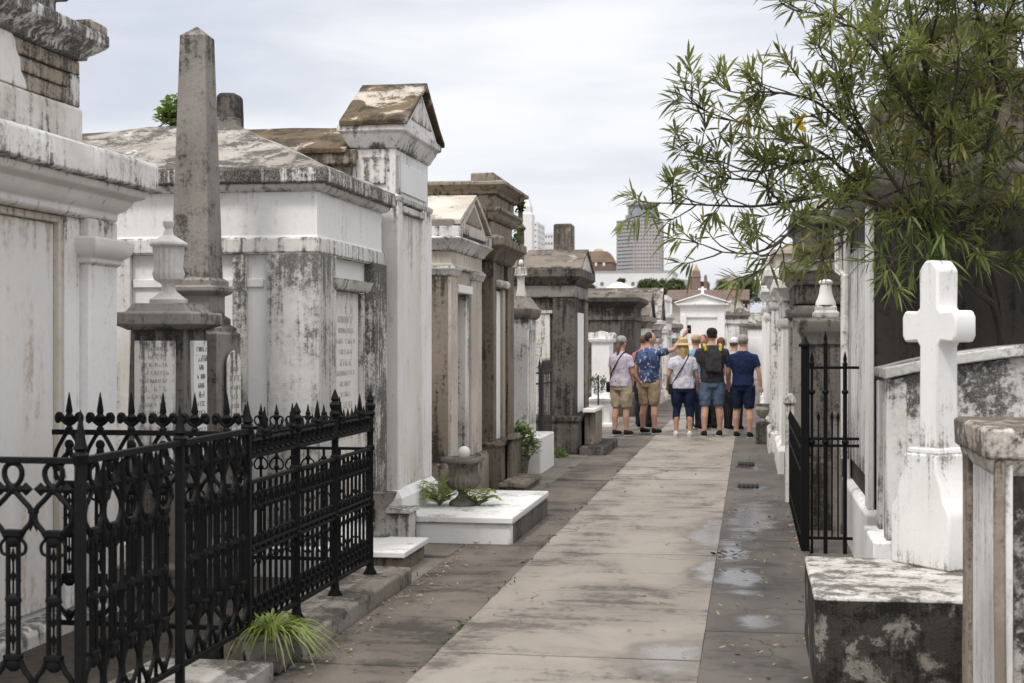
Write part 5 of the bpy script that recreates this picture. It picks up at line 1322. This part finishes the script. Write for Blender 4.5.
# ------------------------------------------------------------------ beyond the wall: trees and town
def far_tree(label, px, py_top, Y, wpx, name='street_tree', seed=1, base_py=None, cat='tree', mat='leaf_far', dens=1.0):
    r = random.Random(seed); k = Y / FP
    H = Zy(px, py_top, Y); x = Xa(px, Y); W = wpx * k / 2
    T = thing(name, label, cat, (x, Y, 0))
    obj('trunk', MB().tube([(x, Y, -.05), (x + .1, Y, H * .35), (x, Y, H * .7)], [.05 * H * .6, .03 * H, .012 * H], 7), M['bark'], T)
    b = MB(); n = int(2600 * dens); lobes = []
    for i in range(14):
        a = r.uniform(0, 2 * PI); rr = W * r.uniform(.1, .8); z = H - W * r.uniform(.15, 1.3); lobes.append((Vector((x + rr * math.cos(a), Y + rr * math.sin(a), z)), W * r.uniform(.3, .55)))
    lobes.append((Vector((x, Y, H - W * .3)), W * .35))
    S_ = max(.12, W * .10)
    for i in range(n):
        c, q = r.choice(lobes); p = c + rdir(r) * q * r.random() ** .35
        if p.z > H: p.z = H - r.random() * .2
        leaf(b, p, rdir(r, -.5, 1), S_ * r.uniform(.8, 1.8), S_ * r.uniform(.6, 1.1), .2)
    obj('crown', b, M[mat], T, smooth=0); return T
far_tree('round green tree above the tiled house, nearest the white low-rise', 646, 279.5, 86, 22, seed=1)
far_tree('dark green tree above the tiled house, just before the reddish church tower', 663, 279.5, 90, 24, seed=2)
far_tree('small green tree tight against the reddish church tower', 679, 280.5, 88, 22, seed=3)
far_tree('broad leafy tree over the tiled house, just past the reddish church tower', 722, 280, 98, 34, seed=4)
far_tree('large leafy tree behind the grey-roofed tomb', 746, 277, 101, 34, seed=5)
far_tree('leafy tree closing the end of the alley, beside the row of white tombs', 765, 281, 95, 26, seed=6)
far_tree('small rooftop-high tree in front of the white low-rise', 622, 279, 130, 9, seed=7, dens=.5)
far_tree('low dark tree at the foot of the white low-rise behind the dark gabled tomb', 588, 285, 90, 18, seed=8, dens=.6)

C_white = plain('city_white', (.72, .71, .70), .8, .08, 0, .3)
C_glass = plain('city_glass', (.16, .18, .21), .25, .3, 0, .2, .5)
C_stone = plain('city_stone', (.42, .38, .37), .8, .1, 0, .2)
C_brick = plain('city_brick', (.185, .125, .105), .9, .3, 0, .5)
def grid_tower(name, label, px0, px1, py_top, Y, wall, floors, bays, depth, frac=.5, rot=0, corner=None, cat='office tower'):
    x0, x1 = Xa(px0, Y), Xa(px1, Y); H = Zy((px0 + px1) / 2, py_top, Y); W = x1 - x0
    T = thing(name, label, cat, ((x0 + x1) / 2, Y, 0))
    g_ = W * .006
    obj('glazing', MB().box(x0 + g_, x1 - g_, Y + g_, Y + depth - g_, 0, H - g_), C_glass, T, smooth=0)
    fh = H / floors; b = MB()
    for i in range(floors + 1):
        z = i * fh; b.stack((x0, x1, Y, Y + depth), [(0, z - fh * frac / 2), (0, min(H, z + fh * frac / 2))])
    obj('floor_bands', b, wall, T, smooth=0); p = MB(); bw = W / bays; o = .0015 * W
    for i in range(bays + 1):
        x = x0 + i * bw; hw_ = bw * .22
        p.box(x - hw_, x + hw_, Y - o, Y + .05 * depth, 0, H + o)
    db = max(2, int(depth / bw)); dw = depth / db
    for sx in (x0, x1):
        for i in range(db + 1): p.box(sx - .03 * W if sx == x1 else sx - o, sx + o if sx == x1 else sx + .03 * W, Y + i * dw - dw * .2, Y + i * dw + dw * .2, 0, H + o)
    obj('mullions', p, wall, T, smooth=0)
    return T, x0, x1, H
# high office tower: two faces meeting at a cut corner, glass crown
Y = 1150
T, x0, x1, H = grid_tower('office_tower', 'tall grey office tower with a gridded facade and rounded glass crown', 634, 661, 219, Y, C_stone, 34, 9, 36, .55)
W = x1 - x0
xl = Xa(617, Y + 14)
b = MB(); b.prism([(x0 + .3, Y + .3), (xl, Y + 14), (xl, Y + 36), (x0 + .3, Y + 36)], 'z', 0, H - .4); obj('side_glazing', b, C_glass, T, smooth=0)
b = MB(); fh = H / 34
for i in range(35):
    z = i * fh; b.prism([(x0, Y), (xl - .5, Y + 13.7), (xl - .5, Y + 36), (x0, Y + 36)], 'z', z - fh * .34, min(H, z + fh * .34))
obj('side_bands', b, plain('city_stone_side', (.36, .34, .345), .8, .1, 0, .2), T, smooth=0)
xc = Xa(640, Y); cr = W * .62
obj('crown_drum', MB().lathe([(cr * 1.05, H - .5), (cr * 1.05, H + 4.5), (cr * .9, H + 4.6), (cr * .86, H + 12.5), (cr * .78, H + 13)], (xc + .5, Y + 20, 0), 28), plain('crown_glass', (.27, .29, .31), .5, .15, 0, .2, .3), T)
obj('crown_ring', MB().lathe([(cr * 1.0, H + 12.2), (cr * 1.0, H + 14.5), (cr * .8, H + 14.6)], (xc + .5, Y + 20, 0), 28), C_stone, T)
grid_tower('apartment_block', 'pale white tower block beside the triple-corniced tomb', 516, 537, 222, 420, C_white, 22, 6, 16, .72, cat='tower block')
T, x0, x1, H = grid_tower('apartment_block', 'lower pale block with rows of small windows next to the stone pillar', 536, 556, 233, 440, C_white, 16, 7, 14, .66, cat='tower block')
Y = 400; xa_, xb_ = Xa(520, Y), Xa(532, Y)
T = thing('white_spire', 'white stepped turret with a domed top above the pale tower block', 'turret', ((xa_ + xb_) / 2, Y, 0))
obj('turret_body', MB().stack((xa_, xb_, Y, Y + 5), [(0, 0), (0, Zy(526, 214, Y)), (-.5, Zy(526, 212, Y)), (-.5, Zy(526, 206, Y)), (-1.2, Zy(526, 198, Y))]), C_white, T, smooth=0)
obj('spire', MB().lathe([(.5, 0), (.55, .8), (.2, 1.6), (.05, 2.6)], ((xa_ + xb_) / 2, Y + 2.5, Zy(526, 199, Y)), 10), C_white, T)
# brown mansard block
Y = 260; xa_, xb_ = Xa(581, Y), Xa(612, Y); zq = lambda py: Zy(596, py, Y)
T = thing('mansard_house', 'reddish-brown old building with a sloping mansard storey behind the dark gabled tomb', 'building', ((xa_ + xb_) / 2, Y, 0))
obj('wall', MB().box(xa_, xb_, Y, Y + 9, -.1, zq(262)), C_brick, T, smooth=0)
obj('mansard', MB().stack((xa_, xb_, Y, Y + 9), [(.15, zq(262.2)), (-.5, zq(255)), (-1.0, zq(251))]), plain('mansard_brown', (.19, .135, .10), .9, .3, 0, .6), T, smooth=0)
obj('roof_lantern', MB().stack((Xa(592, Y), Xa(601, Y), Y + 3, Y + 5), [(0, zq(252)), (0, zq(249.5)), (-.3, zq(247.5))]), plain('lantern', (.42, .35, .24)), T, smooth=0)
for px in (588, 596, 604): obj('dormer_window', MB().box(Xa(px - 1, Y), Xa(px + 1, Y), Y - .12, Y + .5, zq(266), zq(262.6)), C_white, T, smooth=0)
# white low-rise
Y = 190; xa_, xb_ = Xa(590, Y), Xa(672, Y); zq = lambda py: Zy(630, py, Y)
T = thing('low_rise', 'long plain white low-rise building below the tall office tower', 'building', ((xa_ + xb_) / 2, Y, 0))
obj('wall', MB().box(xa_, xb_, Y, Y + 14, -.1, zq(272)), C_white, T, smooth=0)
obj('parapet', MB().stack((xa_, xb_, Y, Y + 14), [(.1, zq(272.1)), (.1, zq(271)), (.2, zq(270.8))]), C_white, T, smooth=0)
obj('roof_unit', MB().box(Xa(655, Y), Xa(668, Y), Y + 3, Y + 8, zq(271), zq(270)), C_stone, T, smooth=0)
for px in (602, 617, 633, 647, 660): obj('window', MB().box(Xa(px - 1.6, Y), Xa(px + 1.6, Y), Y - .03, Y + .2, zq(285.5), zq(282)), C_glass, T, smooth=0)
uc = (Xa(619, 120), 120, Zy(619, 291, 120))
T = thing('parasol', 'white domed parasol showing over the roof of the long blackened tomb', 'parasol', (uc[0], 120, 0))
obj('canopy', MB().lathe([(1.3, 0), (1.0, .35), (.5, .62), (.02, .75)], uc, 16), C_white, T)
obj('pole', MB().tube([(uc[0], 120, -.05), (uc[0], 120, uc[2] + .1)], .04, 6), C_stone, T)
# church tower and neighbours
Y = 300; zq = lambda py: Zy(695, py, Y); xa_, xb_ = Xa(691.5, Y), Xa(700.5, Y)
T = thing('church', 'reddish church with a stepped tower and pointed cap above the tiled house', 'church', ((xa_ + xb_) / 2, Y, 0))
obj('nave', MB().box(Xa(688, Y), Xa(708, Y), Y + 2, Y + 14, -.1, zq(281)), C_brick, T, smooth=0)
RB = plain('rose_brick', (.235, .165, .145), .9, .2, 0, .6)
obj('tower', MB().stack((xa_, xb_, Y, Y + 1.9), [(0, -.1), (0, zq(277)), (.15, zq(276.7)), (.0, zq(276)), (-.15, zq(271)), (-.3, zq(270))]), RB, T, smooth=0)
obj('tower_cap', MB().lathe([(.68, zq(270.2)), (.55, zq(269)), (.3, zq(267)), (.05, zq(264))], ((xa_ + xb_) / 2, Y + .95, 0), 10), plain('tower_cap', (.38, .27, .17)), T)
for px in (689.7, 705.5): obj('turret', MB().stack((Xa(px - 1.6, Y), Xa(px + 1.6, Y), Y + .5, Y + 1.2), [(0, -.1), (0, zq(276.5)), (-.2, zq(274.5))]), RB, T, smooth=0)
for (nm, lb, p0, p1, pt, Y, c) in (('grey_block', 'grey flat-roofed block on the skyline between the office tower and the church tower', 664, 687, 279.5, 240, C_stone), ('pink_block', 'pale pinkish building on the skyline beside the leafy trees', 716, 750, 279, 330, plain('pinkish', (.55, .44, .41)))):
    xa_, xb_ = Xa(p0, Y), Xa(p1, Y); zt_ = Zy((p0 + p1) / 2, pt, Y)
    T = thing(nm, lb, 'building', ((xa_ + xb_) / 2, Y, 0)); obj('wall', MB().box(xa_, xb_, Y, Y + 10, -.1, zt_), c, T, smooth=0)
    obj('roof', MB().stack((xa_ + 1, xb_ - 1.5, Y + 1, Y + 9), [(.2, zt_ - .05), (-.6, zt_ + .7)]), plain(nm + '_roof', (.30, .27, .27)), T, smooth=0)
    for k in range(5):
        xx = xa_ + (xb_ - xa_) * (k + .5) / 5; obj('window', MB().box(xx - .35, xx + .35, Y - .04, Y + .2, zt_ - 2.0, zt_ - .9), C_glass, T, smooth=0)
# light summer air over the town
# ------------------------------------------------------------------ people
SKIN = plain('skin', (.50, .29, .21), .55, .12, 0, 30)
SKIN2 = plain('skin_tanned', (.40, .22, .15), .55, .12, 0, 30)
def cloth(name, c, var=.22): 
    m, nt, bs = newmat(name); g = N(nt, 'ShaderNodeNewGeometry')
    n = noise_n(nt, g.outputs['Position'], 9, 5, .6)
    nt.links.new(mix_n(nt, smooth_n(nt, n, .35, .65), c, tuple(x * (1 - var) for x in c)), bs.inputs['Base Color'])
    bs.inputs['Roughness'].default_value = .92; bs.inputs['Specular IOR Level'].default_value = .15
    b = N(nt, 'ShaderNodeBump', i_Strength=1.0, i_Distance=.06); nt.links.new(noise_n(nt, vmul(nt, g.outputs['Position'], (1, 1, .6)), 11, 3, .5), b.inputs['Height']); nt.links.new(b.outputs[0], bs.inputs['Normal'])
    return m
def floral():
    m, nt, bs = newmat('patterned_shirt'); g = N(nt, 'ShaderNodeNewGeometry'); pos = g.outputs['Position']
    n = noise_n(nt, pos, 11, 3, .5, 1.6); n2 = noise_n(nt, pos, 6, 2, .5, .8)
    c = mix_n(nt, smooth_n(nt, n2, .45, .55), (.022, .034, .09), (.05, .085, .19))
    c = mix_n(nt, smooth_n(nt, n, .60, .65), c, (.40, .46, .55))
    nt.links.new(c, bs.inputs['Base Color']); bs.inputs['Roughness'].default_value = .9; return m

def solid(parts, voxel, name, mat, parent=None, smooth_it=4):
    """fuse overlapping lofts into one continuous skin"""
    me = bpy.data.meshes.new(name + '_src'); mb = parts
    me.from_pydata(mb.v, [], mb.f)
    bm = bmesh.new(); bm.from_mesh(me); bmesh.ops.recalc_face_normals(bm, faces=bm.faces); bm.to_mesh(me); bm.free()
    o = bpy.data.objects.new(name + '_src', me); COL.objects.link(o)
    r = o.modifiers.new('fuse', 'REMESH'); r.mode = 'VOXEL'; r.voxel_size = voxel
    s = o.modifiers.new('soft', 'SMOOTH'); s.factor = .5; s.iterations = smooth_it
    dg = bpy.context.evaluated_depsgraph_get(); dg.update()
    m2 = bpy.data.meshes.new_from_object(o.evaluated_get(dg)); m2.name = name
    bpy.data.objects.remove(o); bpy.data.meshes.remove(me)
    for p in m2.polygons: p.use_smooth = True
    m2.materials.clear(); m2.materials.append(mat)
    n = bpy.data.objects.new(name, m2); COL.objects.link(n)
    if parent is not None: n.parent = parent
    return n
def rings(mb, prof, n=20):
    """horizontal ellipse rings (x, y, z, rx, ry)"""
    vs = []; fs = []
    for x, y, z, rx, ry in prof:
        for k in range(n):
            a = 2 * PI * k / n; c, s = math.cos(a), math.sin(a)
            e = .82   # a little squarish
            vs.append((x + rx * math.copysign(abs(c) ** e, c), y + ry * math.copysign(abs(s) ** e, s), z))
    m = len(prof)
    for i in range(m - 1):
        for k in range(n): fs.append((i * n + k, i * n + (k + 1) % n, (i + 1) * n + (k + 1) % n, (i + 1) * n + k))
    fs.append(tuple(range(n - 1, -1, -1))); fs.append(tuple(range((m - 1) * n, m * n)))
    mb.add(vs, fs)

def person(label, x, y, h, face, shirt, legs, legkind, shoe, head='cap', headcol=None, hair=(.10, .07, .05), hairlen=0, female=False,
           arms=((-.05, 0), (-.05, 0)), elbow=(.35, .35), skin=SKIN, stance=.11, sleeve=.55, turn=0.0, build=1.0, stride=.0, raise_r=None):
    """local frame: +Y is the way the figure faces, feet on z = 0"""
    k = h / 1.72; B = MB()
    sw = (.175 if female else .205) * build; hw_ = .165 * build if female else .155 * build
    hipx = .088 * build
    # legs and feet
    for s in (-1, 1):
        fx = s * stance; fy = s * stride
        B.tube([(s * hipx, 0, .92), (s * (hipx + .012), .01, .75), (s * (hipx * .6 + stance * .4), .015 + fy * .4, .50), (s * stance, fy * .8 - .015, .33), (fx, fy - .01, .16), (fx, fy - .01, .07)],
               [.098 * build, .088 * build, .060, .058, .041, .038], 14)
        B.ball((fx, fy + .055, .04), .045, .125, .042, 12, 8)
    # torso
    rings(B, [(0, 0, .80, hw_ * .75, .10), (0, 0, .90, hw_ * 1.0, .118 * build), (0, 0, .98, hw_ * .98, .112 * build), (0, .005, 1.08, hw_ * (.84 if female else .95), .10 * build), (0, .0, 1.20, sw * .84, .112 * build),
              (0, -.005, 1.32, sw * .93, .115 * build), (0, -.01, 1.40, sw * .86, .095), (0, -.012, 1.445, sw * .50, .07), (0, -.005, 1.48, .062, .06), (0, .01, 1.55, .055, .058)])
    # head with face
    R = Matrix.Rotation(turn, 4, 'Z'); H = MB()
    H.ball((0, .018, 1.625), .077, .096, .112, 18, 14); H.ball((0, .055, 1.565), .052, .055, .05, 12, 8)
    H.ball((0, .116, 1.605), .013, .022, .022, 8, 6)
    for s in (-1, 1): H.ball((s * .078, .005, 1.61), .012, .02, .032, 8, 6); H.ball((s * .03, .098, 1.635), .018, .014, .008, 8, 6)
    H.ball((0, .106, 1.568), .025, .012, .008, 8, 6)
    H.xform(R); B.add(H.v, H.f)
    # arms
    hand = []
    for i, s in enumerate((-1, 1)):
        sh = Vector((s * (sw - .022), -.01, 1.375)); out, fwd = arms[i]
        if raise_r and s == 1: el, wr = Vector(raise_r[0]), Vector(raise_r[1])
        else:
            d1 = Vector((s * (.16 - out), fwd, -1)).normalized(); el = sh + d1 * .285
            d2 = Vector((s * (.05 - out * .5), elbow[i], -1)).normalized(); wr = el + d2 * .245
        B.tube([sh, sh.lerp(el, .5), el, el.lerp(wr, .4), wr], [.057 * build, .047 * build, .037, .038, .026], 12)
        dh = (wr - el).normalized(); sd = Vector((0, 1, 0)) if abs(dh.z) > .6 else Vector((1, 0, 0))
        sd = (sd - dh * sd.dot(dh)).normalized(); nn_ = dh.cross(sd)
        B.tube([wr - dh * .01, wr + dh * .04, wr + dh * .085], [.026, .036, .034], 10)
        for j, ln in enumerate((.068, .08, .075, .06)):
            b0 = wr + dh * .075 + sd * (.026 - .0173 * j); curl = nn_ * (.012 * (-s))
            B.tube([b0, b0 + dh * ln * .5 + curl * .4, b0 + dh * ln * .85 + curl * 1.8], [.0095, .0088, .0075], 7)
        t0 = wr + dh * .03 + sd * .028
        B.tube([t0, t0 + dh * .03 + sd * .022, t0 + dh * .065 + sd * .022 - nn_ * .008 * s], [.012, .011, .009], 7)
        hand.append((sh, el, wr, dh))
    root = solid(B, .0095, 'person', skin, None, 3)
    root.location = (x, y, .012 if -1.63 < x < -.25 else 0); root.rotation_euler = (0, 0, face); root.scale = (k, k, k)
    tag(root, label, 'person')
    # shirt
    C = MB(); g = .016
    hem = .88 if not female else .86
    rings(C, [(0, 0, hem, hw_ * 1.06 + g, .122 * build + g), (0, 0, .98, hw_ * 1.02 + g, .116 * build + g), (0, .005, 1.08, hw_ * (.92 if female else 1.0) + g, .106 * build + g), (0, 0, 1.20, sw * .86 + g, .115 * build + g),
              (0, -.005, 1.32, sw * .95 + g * .8, .117 * build + g * .7), (0, -.01, 1.405, sw * .88 + g * .6, .095 + g * .6), (0, -.012, 1.45, sw * .5 + g * .3, .07 + g * .4), (0, -.008, 1.475, .078, .073)])
    for sh, el, wr, dh in hand:
        e = sh.lerp(el, sleeve / .55 * .62) if sleeve < 1 else el
        C.tube([sh + Vector((-.03 if sh.x > 0 else .03, 0, .0)), sh, sh.lerp(e, .5), e], [.052 * build, .060 * build, .063 * build, .065 * build], 12)
    solid(C, .013, 'shirt', shirt, root, 3)
    # trousers
    L = MB(); end = {'shorts': .50, 'capri': .30, 'jeans': .07}[legkind]
    rings(L, [(0, 0, .80, hw_ * .9 + .01, .115 * build), (0, 0, .90, hw_ * 1.0 + .012, .126 * build), (0, 0, .97, hw_ + .008, .12 * build)])
    for s in (-1, 1):
        full = [(.88, s * hipx, 0, .108 * build), (.75, s * (hipx + .010), .008, .103 * build), (.62, s * (hipx * .75 + stance * .27), .01 + s * stride * .25, .094 * build), (.50, s * (hipx * .6 + stance * .4), .012 + s * stride * .4, .086 if legkind == 'shorts' else .072), (.38, s * stance, s * stride * .7, .068), (.30, s * stance, s * stride * .8 - .008, .062), (.16, s * stance, s * stride - .01, .056), (.07, s * stance, s * stride - .01, .056)]
        q = [f if legkind != 'jeans' else (*f[:3], f[3] + .013) for f in full if f[0] >= end - .001]
        L.tube([(f[1], f[2], f[0]) for f in q], [f[3] for f in q], 14)
    solid(L, .012, {'shorts': 'shorts', 'capri': 'trousers', 'jeans': 'trousers'}[legkind], legs, root, 3)
    for s in (-1, 1):
        fx = s * stance; fy = s * stride
        F = MB(); F.ball((fx, fy + .062, .048), .052, .138, .048, 14, 8); F.ball((fx, fy - .02, .065), .046, .055, .06, 12, 8)
        f = solid(F, .012, 'shoe', shoe, root, 2)
        obj('sole', MB().lathe([(.052, 0), (.054, .018), (.05, .022)], (fx, fy + .055, .0), 16, 1, 2.55), plain('sole', (.5, .5, .5)), f, local=True)
    # hair and hat
    HM = plain('hair', hair, .6, .35, 0, 60)
    hm = MB(); hm.ball((0, .005, 1.645), .084, .098, .098, 18, 12)
    if hairlen:
        hm.tube([R @ Vector((0, -.06, 1.62)), R @ Vector((0, -.095, 1.55)), R @ Vector((0, -.085, 1.55 - hairlen))], [.06 if hairlen > .2 else .04, .055 if hairlen > .2 else .034, .03], 10)
        if hairlen > .2:
            for s in (-1, 1): hm.tube([R @ Vector((s * .06, -.03, 1.62)), R @ Vector((s * .075, -.05, 1.52)), R @ Vector((s * .06, -.06, 1.42))], [.04, .04, .02], 8)
    # cut the hair back from the face
    hm2 = MB(); hm2.add(hm.v, hm.f)
    ho = solid(hm2, .011, 'hair', HM, root, 2)
    for v in ho.data.vertices:
        p = R.inverted() @ v.co
        if p.y > .045 and p.z < 1.675: v.co = R @ Vector((p.x * .8, min(p.y, .05), p.z))
    if head == 'cap':
        K = MB(); K.lathe([(.094, 1.648), (.096, 1.67), (.09, 1.705), (.07, 1.735), (.035, 1.752), (.004, 1.756)], (0, .008, 0), 22, .93, 1.12); K.xform(R)
        c = obj('cap', K, headcol, root, local=True)
        V = MB()
        for sx in range(1): pass
        pts = []; n = 12
        for i in range(n + 1):
            a = PI * i / n; pts.append((.082 * math.cos(a), .075 + .095 * math.sin(a)))
        V.prism(pts, 'z', 1.645, 1.655); V.xform(R); obj('brim', V, headcol, c, local=True)
    elif head == 'straw':
        K = MB(); K.lathe([(.09, 1.665), (.092, 1.70), (.086, 1.745), (.06, 1.765), (.004, 1.77)], (0, .01, 0), 22, .95, 1.1); K.xform(R)
        c = obj('hat', K, headcol, root, local=True)
        Q = MB(); Q.lathe([(.088, 1.672), (.13, 1.662), (.165, 1.640), (.166, 1.632), (.13, 1.652), (.085, 1.662)], (0, .01, 0), 26, .95, 1.08); Q.xform(R)
        obj('brim', Q, headcol, c, local=True)
    return root, hand

def strap_bag(owner, label, side, mat, h):
    """cross-body bag on the back of `owner`: strap from one shoulder to the opposite hip"""
    k = h / 1.72
    t = thing('shoulder_bag', label, 'bag', owner.location, owner.rotation_euler.z); t.scale = (k, k, k)
    s = -side
    back = bez([(s * .10, .03, 1.478), (s * .09, -.085, 1.44), (s * .02, -.142, 1.30), (-s * .09, -.142, 1.12), (-s * .19, -.06, .95), (-s * .205, .0, .90)], 6)
    obj('strap', MB().tube(back, .011, 6), mat, t, local=True)
    obj('pouch', MB().stack((-s * .215 - .045, -s * .215 + .03, -.09, .09), [(-.01, .76), (0, .775), (0, .925), (-.01, .945)]), mat, t, .012, local=True)
    return t

lav = cloth('lavender_cotton', (.56, .50, .58)); lav2 = cloth('pale_lilac_cotton', (.60, .58, .66)); khaki = cloth('khaki_cloth', (.47, .38, .28)); khaki2 = cloth('tan_cloth', (.38, .29, .19))
navy = cloth('navy_cloth', (.016, .026, .075)); navy2 = cloth('dark_navy_cloth', (.014, .02, .05)); denim = cloth('denim', (.115, .165, .25), .35); char = cloth('charcoal_cloth', (.045, .043, .045)); blue = cloth('sky_blue_cloth', (.20, .36, .52))
black = cloth('black_cloth', (.02, .02, .022)); red = cloth('coral_cloth', (.50, .16, .14)); yel = cloth('mustard_cloth', (.48, .38, .07)); grey = cloth('grey_cloth', (.33, .32, .32)); straw = cloth('straw', (.55, .41, .22)); wht = cloth('white_canvas', (.7, .69, .68)); tanc = cloth('tan_canvas', (.48, .36, .22))
def ppos(px, Y): return Xa(px, Y), Y
x, y = ppos(621, 25.3)
p1, _ = person('woman in grey cap, lavender tee and khaki shorts with a dark cross-body bag, back turned', x, y, 1.72, -.5, lav, khaki, 'shorts', black, 'cap', grey, (.16, .10, .06), .16, True, arms=((-.02, .1), (-.04, .15)), elbow=(.7, 1.3), stance=.10, stride=.03, build=1.08)
strap_bag(p1, 'small dark cross-body bag at the hip of the woman in khaki shorts', -1, black, 1.72)
x, y = ppos(649, 25.9)
sh = Vector((.195, -.01, 1.395))
p2, h2 = person('dark-haired man in a blue patterned shirt and tan shorts raising his phone arm', x, y, 1.80, -.55, floral(), khaki2, 'shorts', black, 'none', None, (.03, .025, .02), 0, False, elbow=(.3, .4), stance=.12, turn=-.75, raise_r=((.37, .20, 1.44), (.50, .32, 1.69)), build=1.06)
k2 = 1.80 / 1.72
wr = h2[1][2] + h2[1][3] * .09
t = thing('phone', 'dark mobile phone held up in the raised hand of the man in the patterned shirt', 'phone', p2.matrix_basis @ Vector(wr), -.55)
obj('body', MB().stack((-.004, .036, .005, .075), [(-.002, -.055), (0, -.05), (0, .09), (-.002, .095)]), black, t, .004, local=True)
x, y = ppos(683, 25.0)
p3, _ = person('fair-haired woman in a straw hat, pale tee and navy cropped trousers, seen from behind', x, y, 1.66, .08, lav2, navy2, 'capri', wht, 'straw', straw, (.50, .34, .16), .24, True, arms=((-.12, .05), (-.10, .1)), elbow=(.8, .5), stance=.12, stride=-.02, build=1.10)
strap_bag(p3, 'dark bag strap and pouch across the back of the woman in the straw hat', -1, black, 1.66)
x, y = ppos(712, 25.1)
p4, _ = person('tall man in dark cap, charcoal tee and denim shorts, back turned, carrying a dark backpack', x, y, 1.84, .16, char, denim, 'shorts', black, 'cap', black, (.03, .025, .02), 0, False, arms=((-.12, .0), (-.1, .15)), elbow=(.9, .5), stance=.13, stride=.05, build=1.10)
t = thing('backpack', 'dark backpack with mustard shoulder straps on the man in denim shorts', 'backpack', p4.location, .16); kk = 1.84 / 1.72; t.scale = (kk, kk, kk)
obj('pack', MB().stack((-.125, .125, -.215, -.125), [(-.03, 1.03), (0, 1.06), (.0, 1.34), (-.03, 1.40), (-.06, 1.42)]), char, t, .03, local=True)
for s in (-1, 1): obj('strap', MB().tube(bez([(s * .11, -.13, 1.38), (s * .125, -.09, 1.45), (s * .125, .02, 1.475), (s * .13, .11, 1.40)], 5), .026, 8), yel, t, local=True)
x, y = ppos(743, 25.1)
p5, _ = person("man in pale grey cap, navy polo and dark navy shorts at the gutter's edge", x, y, 1.74, -.18, navy, navy2, 'shorts', black, 'cap', grey, (.2, .16, .13), 0, False, arms=((-.08, .05), (-.13, -.05)), elbow=(.6, .15), stance=.12, stride=-.04, build=1.06)
x, y = ppos(696, 27.0)
person('person in tan hat and sky-blue shirt half hidden behind the woman in the straw hat', x, y, 1.74, .3, blue, navy, 'jeans', black, 'cap', tanc, (.2, .13, .08), 0, False, elbow=(.5, .5), stance=.11)
x, y = ppos(704, 27.6)
person('brown-haired person facing the viewer behind the man with the backpack', x, y, 1.75, PI - .3, tanc, black, 'jeans', black, 'none', None, (.09, .05, .03), 0, False, skin=SKIN2, stance=.11)
x, y = ppos(721, 27.2)
person('person with reddish-brown hair and dark trousers hidden behind the man with the backpack', x, y, 1.70, .2, grey, black, 'jeans', black, 'none', None, (.14, .06, .035), .18, True, stance=.12)
x, y = ppos(734, 27.0)
person('person in white cap and pale top partly hidden behind the man in the navy polo', x, y, 1.69, -.4, lav, black, 'jeans', black, 'cap', wht, (.12, .08, .06), 0, True, stance=.10)
x, y = ppos(644, 27.6)
person('person in a coral top hidden behind the man in the patterned shirt', x, y, 1.76, -.5, red, black, 'jeans', black, 'none', None, (.12, .06, .04), 0, False, stance=.10)

# ------------------------------------------------------------------ families of repeats
FAM = {'person': 'tour group in the alley', 'tomb': 'above-ground tombs lining the alley', 'tree': 'trees beyond the cemetery', 'bag': 'cross-body bags of the tour group',
       'tower block': 'pale tower blocks on the skyline', 'grave monument': 'stone monuments in the grave plots', 'fence': 'iron fences round the grave plots', 'step': 'low stone steps along the tombs'}
for o in COL.objects:
    if o.parent is None and o.get('category') in FAM and o.name != 'oleander_tree' and 'group' not in o: o['group'] = FAM[o['category']]
